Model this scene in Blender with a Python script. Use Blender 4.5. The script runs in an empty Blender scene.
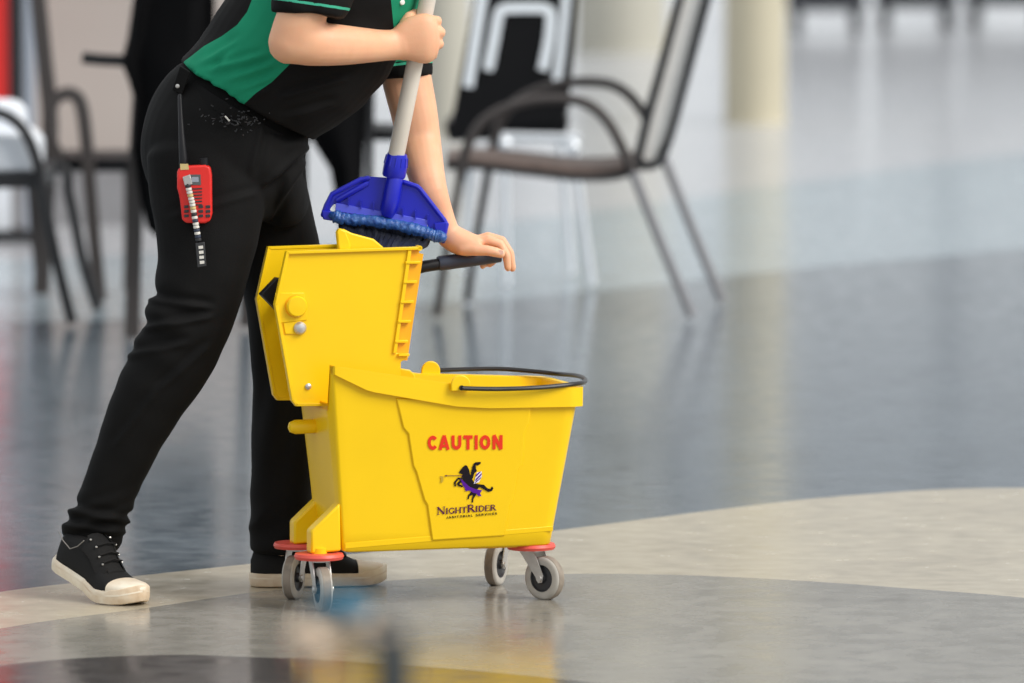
import bpy, bmesh, math, random
from mathutils import Vector, Matrix, noise
random.seed(7)
SC = bpy.context.scene
COL = SC.collection
R = math.radians

# ------------------------------------------------------------------ camera
CAM_H, F_PX, PITCH = 1.60, 1024 * 240 / 36.0, R(4.71)
cam_data = bpy.data.cameras.new('camera')
cam = bpy.data.objects.new('camera', cam_data)
COL.objects.link(cam)
cam.location = (0, 0, CAM_H)
cam.rotation_euler = (math.pi / 2 - PITCH, 0, 0)
cam_data.lens = 240
cam_data.sensor_width = 36
cam_data.clip_end = 500
cam_data.dof.use_dof = True
cam_data.dof.focus_distance = 13.3
cam_data.dof.aperture_fstop = 3.6
SC.camera = cam

# ------------------------------------------------------------------ sky, sun, exposure
world = bpy.data.worlds.new('sky')
SC.world = world
world.use_nodes = True
wn = world.node_tree
bg = wn.nodes['Background']
bg.inputs[0].default_value = (0.93, 0.97, 1.0, 1)
bg.inputs[1].default_value = 0.85
sun_data = bpy.data.lights.new('sun', 'SUN')
sun_data.energy = 3.0
sun_data.angle = R(35)
sun_data.color = (1.0, 0.96, 0.9)
sun = bpy.data.objects.new('sun', sun_data)
COL.objects.link(sun)
sun.rotation_euler = (R(50), 0, R(63))
SC.view_settings.view_transform = 'Standard'
SC.view_settings.look = 'None'
SC.view_settings.gamma = 1
SC.view_settings.use_curve_mapping = False
SC.view_settings.exposure = 0.0

# ------------------------------------------------------------------ pixel -> place
FWD = Vector((0, math.cos(PITCH), -math.sin(PITCH)))
UPV = Vector((0, math.sin(PITCH), math.cos(PITCH)))
EYE = Vector((0, 0, CAM_H))

def ray(px, py):
    return FWD * F_PX + Vector((px - 512, 0, 0)) - UPV * (py - 341.5)

def gp(px, py, z=0.0):
    d = ray(px, py)
    return EYE + d * ((z - CAM_H) / d.z)

def P(px, py, Y):
    d = ray(px, py)
    return EYE + d * (Y / d.y)

def proj(p):
    v = Vector(p) - EYE
    dep = v.dot(FWD)
    return (512 + F_PX * v.x / dep, 341.5 - F_PX * v.dot(UPV) / dep)

def mpp(Y):
    return Y / F_PX            # metres in one pixel at distance Y

# ------------------------------------------------------------------ materials
def mat(name, color, rough=0.5, metal=0.0, noise_amt=0.0, noise_scale=20.0, bump=0.0, bump_scale=200.0,
        spec=0.5, coat=0.0, sss=0.0, color2=None, trans=0.0, aniso=None):
    m = bpy.data.materials.new(name)
    m.use_nodes = True
    nt = m.node_tree
    b = nt.nodes['Principled BSDF']
    b.inputs['Base Color'].default_value = (*color, 1)
    b.inputs['Roughness'].default_value = rough
    b.inputs['Metallic'].default_value = metal
    b.inputs['Specular IOR Level'].default_value = spec
    b.inputs['Coat Weight'].default_value = coat
    if sss:
        b.inputs['Subsurface Weight'].default_value = sss
        b.inputs['Subsurface Radius'].default_value = (0.012, 0.004, 0.002)
        b.inputs['Subsurface Scale'].default_value = 1.0
    if trans:
        b.inputs['Transmission Weight'].default_value = trans
    co = nt.nodes.new('ShaderNodeTexCoord')
    src = co.outputs['Object']
    if aniso:
        mp = nt.nodes.new('ShaderNodeMapping')
        mp.inputs['Scale'].default_value = aniso
        nt.links.new(src, mp.inputs[0])
        src = mp.outputs[0]
    if noise_amt or color2:
        n = nt.nodes.new('ShaderNodeTexNoise')
        n.inputs['Scale'].default_value = noise_scale
        n.inputs['Detail'].default_value = 6
        nt.links.new(src, n.inputs['Vector'])
        mx = nt.nodes.new('ShaderNodeMix')
        mx.data_type = 'RGBA'
        c2 = color2 if color2 else tuple(c * (1 - noise_amt) for c in color)
        mx.inputs[6].default_value = (*color, 1)
        mx.inputs[7].default_value = (*c2, 1)
        rp = nt.nodes.new('ShaderNodeMapRange')
        rp.inputs[1].default_value = 0.35
        rp.inputs[2].default_value = 0.7
        nt.links.new(n.outputs['Fac'], rp.inputs[0])
        nt.links.new(rp.outputs[0], mx.inputs[0])
        nt.links.new(mx.outputs[2], b.inputs['Base Color'])
    if bump:
        n2 = nt.nodes.new('ShaderNodeTexNoise')
        n2.inputs['Scale'].default_value = bump_scale
        n2.inputs['Detail'].default_value = 4
        nt.links.new(src, n2.inputs['Vector'])
        bp = nt.nodes.new('ShaderNodeBump')
        bp.inputs['Strength'].default_value = bump
        bp.inputs['Distance'].default_value = 0.002
        nt.links.new(n2.outputs['Fac'], bp.inputs['Height'])
        nt.links.new(bp.outputs[0], b.inputs['Normal'])
    return m

def floor_mat(name, c1, c2, rough=0.13, scale=1.2):
    """polished resin floor: mottled colour, glossy"""
    m = bpy.data.materials.new(name)
    m.use_nodes = True
    nt = m.node_tree
    b = nt.nodes['Principled BSDF']
    geo = nt.nodes.new('ShaderNodeNewGeometry')
    mp = nt.nodes.new('ShaderNodeMapping')
    mp.inputs['Scale'].default_value = (1.0, 0.55, 1.0)
    nt.links.new(geo.outputs['Position'], mp.inputs[0])
    n = nt.nodes.new('ShaderNodeTexNoise')
    n.inputs['Scale'].default_value = scale * 3
    n.inputs['Detail'].default_value = 9
    n.inputs['Roughness'].default_value = 0.65
    n.inputs['Distortion'].default_value = 0.6
    nt.links.new(mp.outputs[0], n.inputs['Vector'])
    ramp = nt.nodes.new('ShaderNodeMapRange')
    ramp.inputs[1].default_value = 0.35
    ramp.inputs[2].default_value = 0.68
    nt.links.new(n.outputs['Fac'], ramp.inputs[0])
    mx = nt.nodes.new('ShaderNodeMix')
    mx.data_type = 'RGBA'
    mx.inputs[6].default_value = (*c1, 1)
    mx.inputs[7].default_value = (*c2, 1)
    nt.links.new(ramp.outputs[0], mx.inputs[0])
    nt.links.new(mx.outputs[2], b.inputs['Base Color'])
    # pale scuffs and specks
    v = nt.nodes.new('ShaderNodeTexNoise')
    v.inputs['Scale'].default_value = 14
    v.inputs['Detail'].default_value = 5
    nt.links.new(geo.outputs['Position'], v.inputs['Vector'])
    rr = nt.nodes.new('ShaderNodeMapRange')
    rr.inputs[1].default_value = 0.3
    rr.inputs[2].default_value = 0.75
    rr.inputs[3].default_value = rough * 0.75
    rr.inputs[4].default_value = rough * 1.5
    nt.links.new(v.outputs['Fac'], rr.inputs[0])
    nt.links.new(rr.outputs[0], b.inputs['Roughness'])
    bp = nt.nodes.new('ShaderNodeBump')
    bp.inputs['Strength'].default_value = 0.012
    bp.inputs['Distance'].default_value = 0.01
    n3 = nt.nodes.new('ShaderNodeTexNoise')
    n3.inputs['Scale'].default_value = 5
    n3.inputs['Detail'].default_value = 3
    nt.links.new(geo.outputs['Position'], n3.inputs['Vector'])
    nt.links.new(n3.outputs['Fac'], bp.inputs['Height'])
    nt.links.new(bp.outputs[0], b.inputs['Normal'])
    b.inputs['Specular IOR Level'].default_value = 0.45
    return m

M = {}
M['yellow'] = mat('yellow plastic', (0.97, 0.62, 0.004), 0.36, noise_amt=0.04, noise_scale=6, bump=0.04, bump_scale=60, spec=0.38)
M['yellow_shaded'] = mat('yellow plastic shaded', (0.93, 0.44, 0.004), 0.4)  # oranger copy of the yellow, shade of slots and underside put into the colour
M['red_rubber'] = mat('red rubber', (0.80, 0.10, 0.07), 0.45, noise_amt=0.15)
M['grey_rubber'] = mat('grey rubber', (0.50, 0.47, 0.42), 0.55, noise_amt=0.2, noise_scale=40)
M['brown_rubber'] = mat('worn rubber', (0.30, 0.25, 0.2), 0.6, noise_amt=0.3, noise_scale=60)
M['dark_plastic'] = mat('dark plastic', (0.03, 0.03, 0.033), 0.4)
M['steel'] = mat('zinc plated steel', (0.62, 0.60, 0.57), 0.38, metal=0.8, noise_amt=0.15, noise_scale=60)
M['black_plastic'] = mat('black plastic', (0.010, 0.010, 0.012), 0.42, spec=0.3)
M['navy_grip'] = mat('slate rubber grip', (0.035, 0.046, 0.078), 0.5)
M['wire'] = mat('black wire', (0.015, 0.013, 0.012), 0.3)
M['blue'] = mat('blue plastic', (0.012, 0.018, 0.52), 0.32, noise_amt=0.1)
M['blue_light'] = mat('pale blue plastic', (0.10, 0.12, 0.72), 0.3)
M['mop_blue'] = mat('wet blue mop yarn', (0.012, 0.06, 0.28), 0.25, color2=(0.06, 0.17, 0.46), noise_scale=110, bump=0.9, bump_scale=260)
M['mop_dark'] = mat('dark mop yarn', (0.008, 0.01, 0.02), 0.5, bump=0.8, bump_scale=200)
M['pole'] = mat('pale aluminium pole', (0.80, 0.74, 0.65), 0.35, metal=0.0, noise_amt=0.08, noise_scale=8)
M['skin'] = mat('skin', (0.87, 0.485, 0.295), 0.5, sss=0.2, color2=(0.83, 0.42, 0.245), noise_scale=14, bump=0.08, bump_scale=300)
M['lip'] = mat('lips', (0.55, 0.2, 0.16), 0.45)
M['nail'] = mat('nail', (0.85, 0.52, 0.42), 0.28)
M['trouser'] = mat('black twill', (0.0055, 0.0052, 0.0052), 0.8, noise_amt=0.3, noise_scale=9, bump=0.3, bump_scale=500, spec=0.2)
M['canvas'] = mat('black canvas', (0.0085, 0.008, 0.008), 0.8, bump=0.4, bump_scale=700, spec=0.3)
M['canvas_hem'] = mat('grey stitching', (0.25, 0.23, 0.21), 0.8)
M['sole'] = mat('cream rubber sole', (0.88, 0.79, 0.64), 0.55, color2=(0.60, 0.43, 0.27), noise_scale=18)
M['toe'] = mat('cream toe cap', (0.86, 0.78, 0.64), 0.45, color2=(0.66, 0.5, 0.34), noise_scale=15)
M['red_radio'] = mat('red radio shell', (0.80, 0.025, 0.018), 0.35)
M['lcd'] = mat('grey display', (0.10, 0.11, 0.11), 0.2)
M['bead_white'] = mat('white bead', (0.75, 0.72, 0.66), 0.4)
M['bead_gold'] = mat('straw bead', (0.65, 0.5, 0.22), 0.4)
M['thread'] = mat('charcoal thread', (0.018, 0.018, 0.02), 0.35)
M['hair'] = mat('black hair', (0.012, 0.009, 0.008), 0.5)
M['red_print'] = mat('red print', (0.80, 0.045, 0.02), 0.5, spec=0.15)
M['black_print'] = mat('black print', (0.012, 0.008, 0.012), 0.5, spec=0.15)
M['purple_print'] = mat('purple print', (0.10, 0.012, 0.30), 0.5, spec=0.15)
M['plum_print'] = mat('plum print', (0.10, 0.015, 0.06), 0.5, spec=0.15)
M['white_print'] = mat('white print', (0.85, 0.82, 0.86), 0.5, spec=0.15)
M['tan_print'] = mat('faded tan print', (0.55, 0.36, 0.02), 0.5)
M['taupe_tube'] = mat('taupe painted tube', (0.055, 0.046, 0.043), 0.4, metal=0.1)
M['grey_tube'] = mat('grey metal tube', (0.33, 0.32, 0.33), 0.3, metal=0.6)
M['black_tube'] = mat('black painted tube', (0.012, 0.012, 0.014), 0.4)
M['brown_seat'] = mat('brown woven seat', (0.17, 0.12, 0.10), 0.55, noise_amt=0.3, noise_scale=60)
M['cream_back'] = mat('cream woven back', (0.93, 0.90, 0.85), 0.6, noise_amt=0.06, noise_scale=50)
M['black_shell'] = mat('black shell', (0.005, 0.005, 0.006), 0.45, spec=0.2)
M['reflection_strip'] = mat('pale reflection strip', (0.90, 0.95, 1.0), 0.4)
M['chrome'] = mat('chrome', (0.80, 0.83, 0.87), 0.3, metal=0.35)
M['white_fabric'] = mat('white cushion', (0.78, 0.81, 0.86), 0.7, noise_amt=0.05)
M['black_cloth'] = mat('black cloth', (0.004, 0.004, 0.0045), 0.9, bump=0.3, bump_scale=80, spec=0.08)
M['wall'] = mat('beige wall paint', (0.50, 0.44, 0.40), 0.6, noise_amt=0.08, noise_scale=1.5)
M['plinth'] = mat('grey plinth', (0.28, 0.28, 0.29), 0.5, noise_amt=0.1)
M['cream_col'] = mat('cream column paint', (0.55, 0.50, 0.37), 0.45, noise_amt=0.06, noise_scale=3)
M['white_col'] = mat('off white column paint', (0.47, 0.45, 0.38), 0.45, noise_amt=0.06, noise_scale=3)
M['facade'] = mat('dark upper facade', (0.24, 0.25, 0.265), 0.6, noise_amt=0.25, noise_scale=0.35)
M['mullion'] = mat('grey mullion', (0.35, 0.36, 0.38), 0.4, metal=0.3)
M['red_panel'] = mat('red panel', (0.80, 0.025, 0.02), 0.45)
M['black_trim'] = mat('black trim', (0.012, 0.012, 0.014), 0.4)
M['steel_trim'] = mat('blue grey trim', (0.33, 0.36, 0.42), 0.4)
M['sofa'] = mat('charcoal upholstery', (0.035, 0.037, 0.045), 0.8)
M['petal_blue'] = mat('blue petals', (0.02, 0.16, 0.26), 0.6, noise_amt=0.2)
M['petal_cream'] = mat('cream petals', (0.80, 0.62, 0.46), 0.6, noise_amt=0.15)
M['stem'] = mat('dark stem', (0.05, 0.055, 0.055), 0.6)
M['tan_stem'] = mat('tan leaves', (0.42, 0.30, 0.16), 0.6)
M['pot'] = mat('grey pot', (0.3, 0.3, 0.3), 0.5)
gl = bpy.data.materials.new('window glass')
gl.use_nodes = True
gnt = gl.node_tree
gb = gnt.nodes['Principled BSDF']
gb.inputs['Base Color'].default_value = (0.95, 0.98, 1, 1)
gb.inputs['Roughness'].default_value = 0.02
gb.inputs['Alpha'].default_value = 0.12
M['glass'] = gl
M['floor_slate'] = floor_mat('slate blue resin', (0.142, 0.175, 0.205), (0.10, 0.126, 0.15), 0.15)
M['floor_beige'] = floor_mat('beige resin', (0.52, 0.46, 0.35), (0.44, 0.385, 0.29), 0.20)
M['floor_grey'] = floor_mat('grey resin', (0.305, 0.288, 0.25), (0.24, 0.225, 0.195), 0.17)
M['floor_dark'] = floor_mat('charcoal resin', (0.10, 0.092, 0.088), (0.075, 0.068, 0.066), 0.14)
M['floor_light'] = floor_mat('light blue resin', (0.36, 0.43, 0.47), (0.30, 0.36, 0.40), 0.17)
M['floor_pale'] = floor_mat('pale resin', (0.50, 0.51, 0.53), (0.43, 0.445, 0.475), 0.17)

# shirt: black knit with green side panels and pale green piping, steered by stored attributes
def shirt_material():
    m = bpy.data.materials.new('black and green knit')
    m.use_nodes = True
    nt = m.node_tree
    b = nt.nodes['Principled BSDF']
    b.inputs['Roughness'].default_value = 0.8
    b.inputs['Specular IOR Level'].default_value = 0.18
    cur = None
    base = (0.0055, 0.0050, 0.0050)
    for att, colr in (('green_panel', (0.012, 0.26, 0.135)), ('piping', (0.06, 0.42, 0.27))):
        a = nt.nodes.new('ShaderNodeAttribute')
        a.attribute_name = att
        gt = nt.nodes.new('ShaderNodeMath')
        gt.operation = 'GREATER_THAN'
        gt.inputs[1].default_value = 0.0
        nt.links.new(a.outputs['Fac'], gt.inputs[0])
        mx = nt.nodes.new('ShaderNodeMix')
        mx.data_type = 'RGBA'
        nt.links.new(gt.outputs[0], mx.inputs[0])
        if cur is None:
            mx.inputs[6].default_value = (*base, 1)
        else:
            nt.links.new(cur, mx.inputs[6])
        mx.inputs[7].default_value = (*colr, 1)
        cur = mx.outputs[2]
    nt.links.new(cur, b.inputs['Base Color'])
    n2 = nt.nodes.new('ShaderNodeTexNoise')
    n2.inputs['Scale'].default_value = 420
    bp = nt.nodes.new('ShaderNodeBump')
    bp.inputs['Strength'].default_value = 0.2
    bp.inputs['Distance'].default_value = 0.002
    nt.links.new(n2.outputs['Fac'], bp.inputs['Height'])
    nt.links.new(bp.outputs[0], b.inputs['Normal'])
    return m
M['shirt'] = shirt_material()

# ------------------------------------------------------------------ mesh builder
class MB:
    def __init__(self):
        self.v, self.f = [], []

    def loft(self, rings, close=True, caps=True, cyc=False):
        n = len(rings[0])
        b = len(self.v)
        for r in rings:
            self.v += [tuple(p) for p in r]
        k = len(rings)
        for i in range(k if cyc else k - 1):
            j = (i + 1) % k
            for a in range(n if close else n - 1):
                c = (a + 1) % n
                self.f.append((b + i * n + a, b + i * n + c, b + j * n + c, b + j * n + a))
        if caps and not cyc:
            self.f.append(tuple(b + a for a in reversed(range(n))))
            self.f.append(tuple(b + (k - 1) * n + a for a in range(n)))
        return self

    def tube(self, pts, r, n=12, caps=True, round_end=False):
        pts = [Vector(p) for p in pts]
        rs = list(r) if isinstance(r, (list, tuple)) else [r] * len(pts)
        if round_end:
            d0 = (pts[0] - pts[1]).normalized()
            d1 = (pts[-1] - pts[-2]).normalized()
            a, z, ra, rz = pts[0], pts[-1], rs[0], rs[-1]
            pts = [a + d0 * ra * 0.95, a + d0 * ra * 0.75] + pts + [z + d1 * rz * 0.75, z + d1 * rz * 0.95]
            rs = [ra * 0.3, ra * 0.7] + rs + [rz * 0.7, rz * 0.3]
        rings = []
        nrm = None
        for i, p in enumerate(pts):
            t = (pts[min(i + 1, len(pts) - 1)] - pts[max(i - 1, 0)]).normalized()
            if nrm is None:
                ref = Vector((0, 0, 1)) if abs(t.z) < 0.9 else Vector((1, 0, 0))
                nrm = t.cross(ref).normalized()
            else:
                nrm = (nrm - t * nrm.dot(t)).normalized()
            bn = t.cross(nrm)
            rings.append([p + (nrm * math.cos(2 * math.pi * k / n) + bn * math.sin(2 * math.pi * k / n)) * rs[i]
                          for k in range(n)])
        return self.loft(rings, caps=caps)

    def prism(self, poly, vec):
        """flat polygon (3D points) pushed along vec"""
        vec = Vector(vec)
        return self.loft([[Vector(p) for p in poly], [Vector(p) + vec for p in poly]])

    def box(self, c, s, rot=None):
        c = Vector(c)
        hx, hy, hz = s[0] / 2, s[1] / 2, s[2] / 2
        pts = [Vector((x, y, z)) for z in (-hz, hz) for (x, y) in ((-hx, -hy), (hx, -hy), (hx, hy), (-hx, hy))]
        if rot is not None:
            pts = [rot @ p for p in pts]
        return self.loft([[c + p for p in pts[:4]], [c + p for p in pts[4:]]])

    def lathe(self, prof, c, axis=(0, 0, 1), n=32, cyc=False):
        """profile of (radius, height) round an axis through c"""
        ax = Vector(axis).normalized()
        ref = Vector((1, 0, 0)) if abs(ax.x) < 0.9 else Vector((0, 1, 0))
        e1 = ax.cross(ref).normalized()
        e2 = ax.cross(e1)
        c = Vector(c)
        rings = [[c + ax * h + (e1 * math.cos(2 * math.pi * k / n) + e2 * math.sin(2 * math.pi * k / n)) * max(r, 1e-4)
                  for k in range(n)] for r, h in prof]
        return self.loft(rings, cyc=cyc)

    def mesh(self, name, smooth=35):
        me = bpy.data.meshes.new(name)
        me.from_pydata(self.v, [], self.f)
        bm = bmesh.new()
        bm.from_mesh(me)
        bmesh.ops.recalc_face_normals(bm, faces=bm.faces)
        bm.to_mesh(me)
        bm.free()
        if smooth:
            for p in me.polygons:
                p.use_smooth = True
            me.set_sharp_from_angle(angle=R(smooth))
        return me

    def obj(self, name, material, parent=None, smooth=35, bevel=0.0, seg=2):
        me = self.mesh(name, smooth)
        o = bpy.data.objects.new(name, me)
        COL.objects.link(o)
        me.materials.append(material)
        if parent is not None:
            o.parent = parent
            bpy.context.view_layer.update() if False else None
            o.matrix_parent_inverse = WORLD_INV.get(parent.name, Matrix())
        if bevel:
            md = o.modifiers.new('bevel', 'BEVEL')
            md.width = bevel
            md.segments = seg
            md.limit_method = 'ANGLE'
            md.angle_limit = R(40)
        return o

WORLD_INV = {}

def thing(name, label, cat, loc=(0, 0, 0), rz=0.0, group=None, world_parts=True):
    """an Empty at the thing's base; parts given in world coordinates unless world_parts is False"""
    o = bpy.data.objects.new(name, None)
    COL.objects.link(o)
    o.location = loc
    o.rotation_euler = (0, 0, rz)
    o.empty_display_size = 0.1
    o['label'] = label
    o['category'] = cat
    if group:
        o['group'] = group
    if world_parts:
        WORLD_INV[o.name] = (Matrix.Translation(Vector(loc)) @ Matrix.Rotation(rz, 4, 'Z')).inverted()
    return o

def tag(o, label, cat, group=None):
    o['label'] = label
    o['category'] = cat
    if group:
        o['group'] = group
    return o

def under(o, parent):
    o.parent = parent
    o.matrix_parent_inverse = Matrix()
    return o

def smoothcurve(pts, sub=6):
    """Catmull-Rom through points of any size"""
    out = []
    n = len(pts)
    for i in range(n - 1):
        p0, p1, p2, p3 = pts[max(i - 1, 0)], pts[i], pts[i + 1], pts[min(i + 2, n - 1)]
        for s in range(sub):
            t = s / sub
            out.append(tuple(0.5 * (2 * b + (c - a) * t + (2 * a - 5 * b + 4 * c - d) * t * t + (3 * b - a - 3 * c + d) * t ** 3)
                             for a, b, c, d in zip(p0, p1, p2, p3)))
    out.append(tuple(pts[-1]))
    return out

def interp(xs, ys, x):
    if x <= xs[0]:
        return ys[0]
    for i in range(len(xs) - 1):
        if x <= xs[i + 1]:
            return ys[i] + (ys[i + 1] - ys[i]) * (x - xs[i]) / (xs[i + 1] - xs[i])
    return ys[-1]

def remeshed(mb, name, voxel, smooth_iter=6, smooth_fac=0.5):
    me = mb.mesh(name + '_source', 0)
    o = bpy.data.objects.new(name + '_source', me)
    COL.objects.link(o)
    r = o.modifiers.new('remesh', 'REMESH')
    r.mode = 'VOXEL'
    r.voxel_size = voxel
    r.use_smooth_shade = True
    if smooth_iter:
        s = o.modifiers.new('smooth', 'SMOOTH')
        s.factor = smooth_fac
        s.iterations = smooth_iter
    dg = bpy.context.evaluated_depsgraph_get()
    out = bpy.data.meshes.new_from_object(o.evaluated_get(dg))
    bpy.data.objects.remove(o)
    bpy.data.meshes.remove(me)
    out.name = name
    for p in out.polygons:
        p.use_smooth = True
    return out

def limb(mb, pts, n=24, ex=2.2, ends=(0.5, 0.5), sub=4):
    """pts: (px, py, Y, half width in px, half depth in m): elliptical tube in the picture-parallel plane"""
    pts = smoothcurve(pts, sub)
    C = [P(p[0], p[1], p[2]) for p in pts]
    rings = []
    hw = [p[3] * mpp(p[2]) for p in pts]
    dp = [p[4] for p in pts]

    def ring(c, t, a, b):
        nx = t.cross(Vector((0, 1, 0))).normalized()
        dy = nx.cross(t).normalized()
        out = []
        for k in range(n):
            ph = 2 * math.pi * k / n
            cs, sn = math.cos(ph), math.sin(ph)
            cs = math.copysign(abs(cs) ** (2 / ex), cs)
            sn = math.copysign(abs(sn) ** (2 / ex), sn)
            out.append(c + nx * (a * cs) + dy * (b * sn))
        return out
    T = [(C[min(i + 1, len(C) - 1)] - C[max(i - 1, 0)]).normalized() for i in range(len(C))]
    e0, e1 = ends
    if e0:
        for s, g in ((0.97, 0.35), (0.7, 0.75)):
            rings.append(ring(C[0] - T[0] * (hw[0] * e0 * s), T[0], hw[0] * g, dp[0] * g))
    for i in range(len(C)):
        rings.append(ring(C[i], T[i], hw[i], dp[i]))
    if e1:
        for s, g in ((0.7, 0.75), (0.97, 0.35)):
            rings.append(ring(C[-1] + T[-1] * (hw[-1] * e1 * s), T[-1], hw[-1] * g, dp[-1] * g))
    return mb.loft(rings)

def inpoly_sd(x, y, poly):
    """signed distance, positive inside"""
    ins = False
    best = 1e9
    n = len(poly)
    for i in range(n):
        x1, y1 = poly[i]
        x2, y2 = poly[(i + 1) % n]
        if (y1 > y) != (y2 > y) and x < (x2 - x1) * (y - y1) / (y2 - y1) + x1:
            ins = not ins
        dx, dy = x2 - x1, y2 - y1
        t = max(0, min(1, ((x - x1) * dx + (y - y1) * dy) / (dx * dx + dy * dy + 1e-9)))
        best = min(best, math.hypot(x - x1 - t * dx, y - y1 - t * dy))
    return best if ins else -best

# ================================================================== SETTING
def flat_zone(name, pts, z, material, parent=None):
    mb = MB()
    mb.v = [(p[0], p[1], z) for p in pts]
    mb.f = [tuple(range(len(pts)))]
    me = mb.mesh(name, 0)
    o = bpy.data.objects.new(name, me)
    COL.objects.link(o)
    me.materials.append(material)
    if parent:
        o.parent = parent
    return o

fl = MB()
fl.box((0, 34, -0.1), (90, 88, 0.2))
floor = fl.obj('floor', M['floor_slate'], smooth=0)
floor['kind'] = 'structure'

def curve_px(pts, sub=8):
    return [gp(x, y) for x, y in smoothcurve(pts, sub)]
# pale zone far away
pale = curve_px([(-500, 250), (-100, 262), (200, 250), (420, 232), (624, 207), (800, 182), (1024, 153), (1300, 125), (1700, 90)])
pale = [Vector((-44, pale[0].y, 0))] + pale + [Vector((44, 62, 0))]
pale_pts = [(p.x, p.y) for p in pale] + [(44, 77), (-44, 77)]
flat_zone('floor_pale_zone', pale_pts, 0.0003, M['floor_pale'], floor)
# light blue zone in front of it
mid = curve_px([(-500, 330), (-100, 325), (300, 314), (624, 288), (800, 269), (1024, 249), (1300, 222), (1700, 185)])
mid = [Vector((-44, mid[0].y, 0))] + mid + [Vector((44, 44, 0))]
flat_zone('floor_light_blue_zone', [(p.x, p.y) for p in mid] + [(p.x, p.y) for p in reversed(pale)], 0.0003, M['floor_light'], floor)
# beige band
b_arc = curve_px([(-260, 640), (-120, 613), (0, 592), (120, 578), (250, 564), (400, 549), (560, 530), (700, 512), (800, 500),
                  (870, 494), (950, 489), (1024, 488), (1120, 490), (1260, 500)])
b_pts = [(p.x, p.y) for p in b_arc] + [(2.3, 11.0), (1.6, 9.4), (-0.4, 8.8), (-2.0, 10.0)]
flat_zone('floor_beige_band', b_pts, 0.0003, M['floor_beige'], floor)
# grey disc inside the band
g_arc = curve_px([(-220, 700), (-120, 660), (0, 629), (148, 608), (260, 592), (390, 581), (500, 575.5), (600, 574), (700, 576),
                  (800, 581), (900, 588), (1024, 598), (1130, 611), (1230, 632)])
g_pts = [(p.x, p.y) for p in g_arc] + [(1.35, 11.4), (0.9, 10.6), (0.1, 10.2), (-0.8, 10.5), (-1.35, 11.2)]
flat_zone('floor_grey_disc', g_pts, 0.0006, M['floor_grey'], floor)
d_arc = curve_px([(-160, 700), (-60, 677), (0, 666), (90, 658), (180, 655.5), (290, 659), (380, 664), (473, 671), (590, 683), (700, 699)])
d_pts = [(p.x, p.y) for p in d_arc] + [(0.2, 11.6), (-0.4, 11.2), (-1.0, 11.4)]
flat_zone('floor_dark_disc', d_pts, 0.0009, M['floor_dark'], floor)

# far glazed front of the hall: window strip below, dark wall above
wl = MB()
wl.box((0, 62.25, 6.6), (64, 0.5, 5.6))
wb = wl.obj('wall_back', M['facade'], smooth=0)
wb['kind'] = 'structure'
for i in range(16):
    x0 = -32 + i * 4
    mbw = MB()
    for x in (x0 + 0.06, x0 + 2, x0 + 3.94):
        mbw.box((x, 62.2, 1.9), (0.08, 0.12, 3.8))
    mbw.box((x0 + 2, 62.2, 0.06), (4, 0.12, 0.12))
    w = mbw.obj('window_%d' % (i + 1), M['mullion'], smooth=0)
    w['kind'] = 'structure'
    for x in (x0 + 1.03, x0 + 2.97):
        MB().box((x, 62.2, 1.96), (1.86, 0.01, 3.68)).obj('pane', M['glass'], w, smooth=0)

# left partition wall with grey plinth
w0 = gp(-700, 225)
w1 = gp(262, 225)
mbl = MB()
mbl.box(((w0.x + w1.x) / 2, w0.y + 0.12, 1.85), (w1.x - w0.x, 0.2, 3.2))
wleft = mbl.obj('wall_left', M['wall'], smooth=0)
wleft['kind'] = 'structure'
bb = MB().box(((w0.x + w1.x) / 2, w0.y + 0.10, 0.125), (w1.x - w0.x + 0.02, 0.24, 0.25)).obj('baseboard_left', M['plinth'], smooth=0)
bb['kind'] = 'structure'

# columns
def column(px, py, half_px, material, label, h=7.0):
    g = gp(px, py)
    r = half_px * g.y / F_PX
    t = thing('column', label, 'column', (g.x, g.y + r, 0), group='round columns of the hall')
    c = Vector((g.x, g.y + r, 0))
    MB().lathe([(r, 0.0), (r, h)], c, n=40).obj('shaft', material, t)
    MB().lathe([(r * 1.03, 0.0), (r * 1.03, 0.02), (r, 0.03)], c, n=40).obj('base_ring', material, t)
    return t
column(756, 125, 31, M['cream_col'], 'narrow cream round column standing alone right of the chairs')
column(622, 54, 46, M['white_col'], 'wide pale beige column behind the cream-backed armchair')
column(444, 140, 26, M['white_col'], 'off-white column beside the black chair, behind the gripping hand')

# red stand with black and steel edges on the far left
c0, c1 = gp(-60, 240), gp(-60, 240)
Yr = c0.y
def xz(px, py, Y):
    p = P(px, py, Y)
    return p.x, p.z
rt = thing('display_stand', 'red display stand with black and steel edging behind the white chair', 'stand', (P(-30, 215, Yr).x, Yr, 0))
xa, xb, xc, xd = (P(p, 100, Yr).x for p in (-80, 10.5, 24, 35))
MB().box(((xa + xb) / 2, Yr, 0.25), (xb - xa, 0.08, 0.46)).obj('white_base', M['white_fabric'], rt, smooth=0)
MB().box(((xa + xb) / 2, Yr, 1.25), (xb - xa, 0.06, 1.54)).obj('red_panel', M['red_panel'], rt, smooth=0)
MB().box(((xb + xc) / 2, Yr, 1.25), (xc - xb, 0.09, 1.58)).obj('edge_strip', M['black_trim'], rt, smooth=0)
MB().box(((xc + xd) / 2, Yr, 1.02), (xd - xc, 0.07, 2.04)).obj('steel_upright', M['steel_trim'], rt, smooth=0)
MB().box(((xa + xd) / 2, Yr, 0.02), (xd - xa, 0.3, 0.04)).obj('foot_plate', M['black_trim'], rt, smooth=0)

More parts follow.
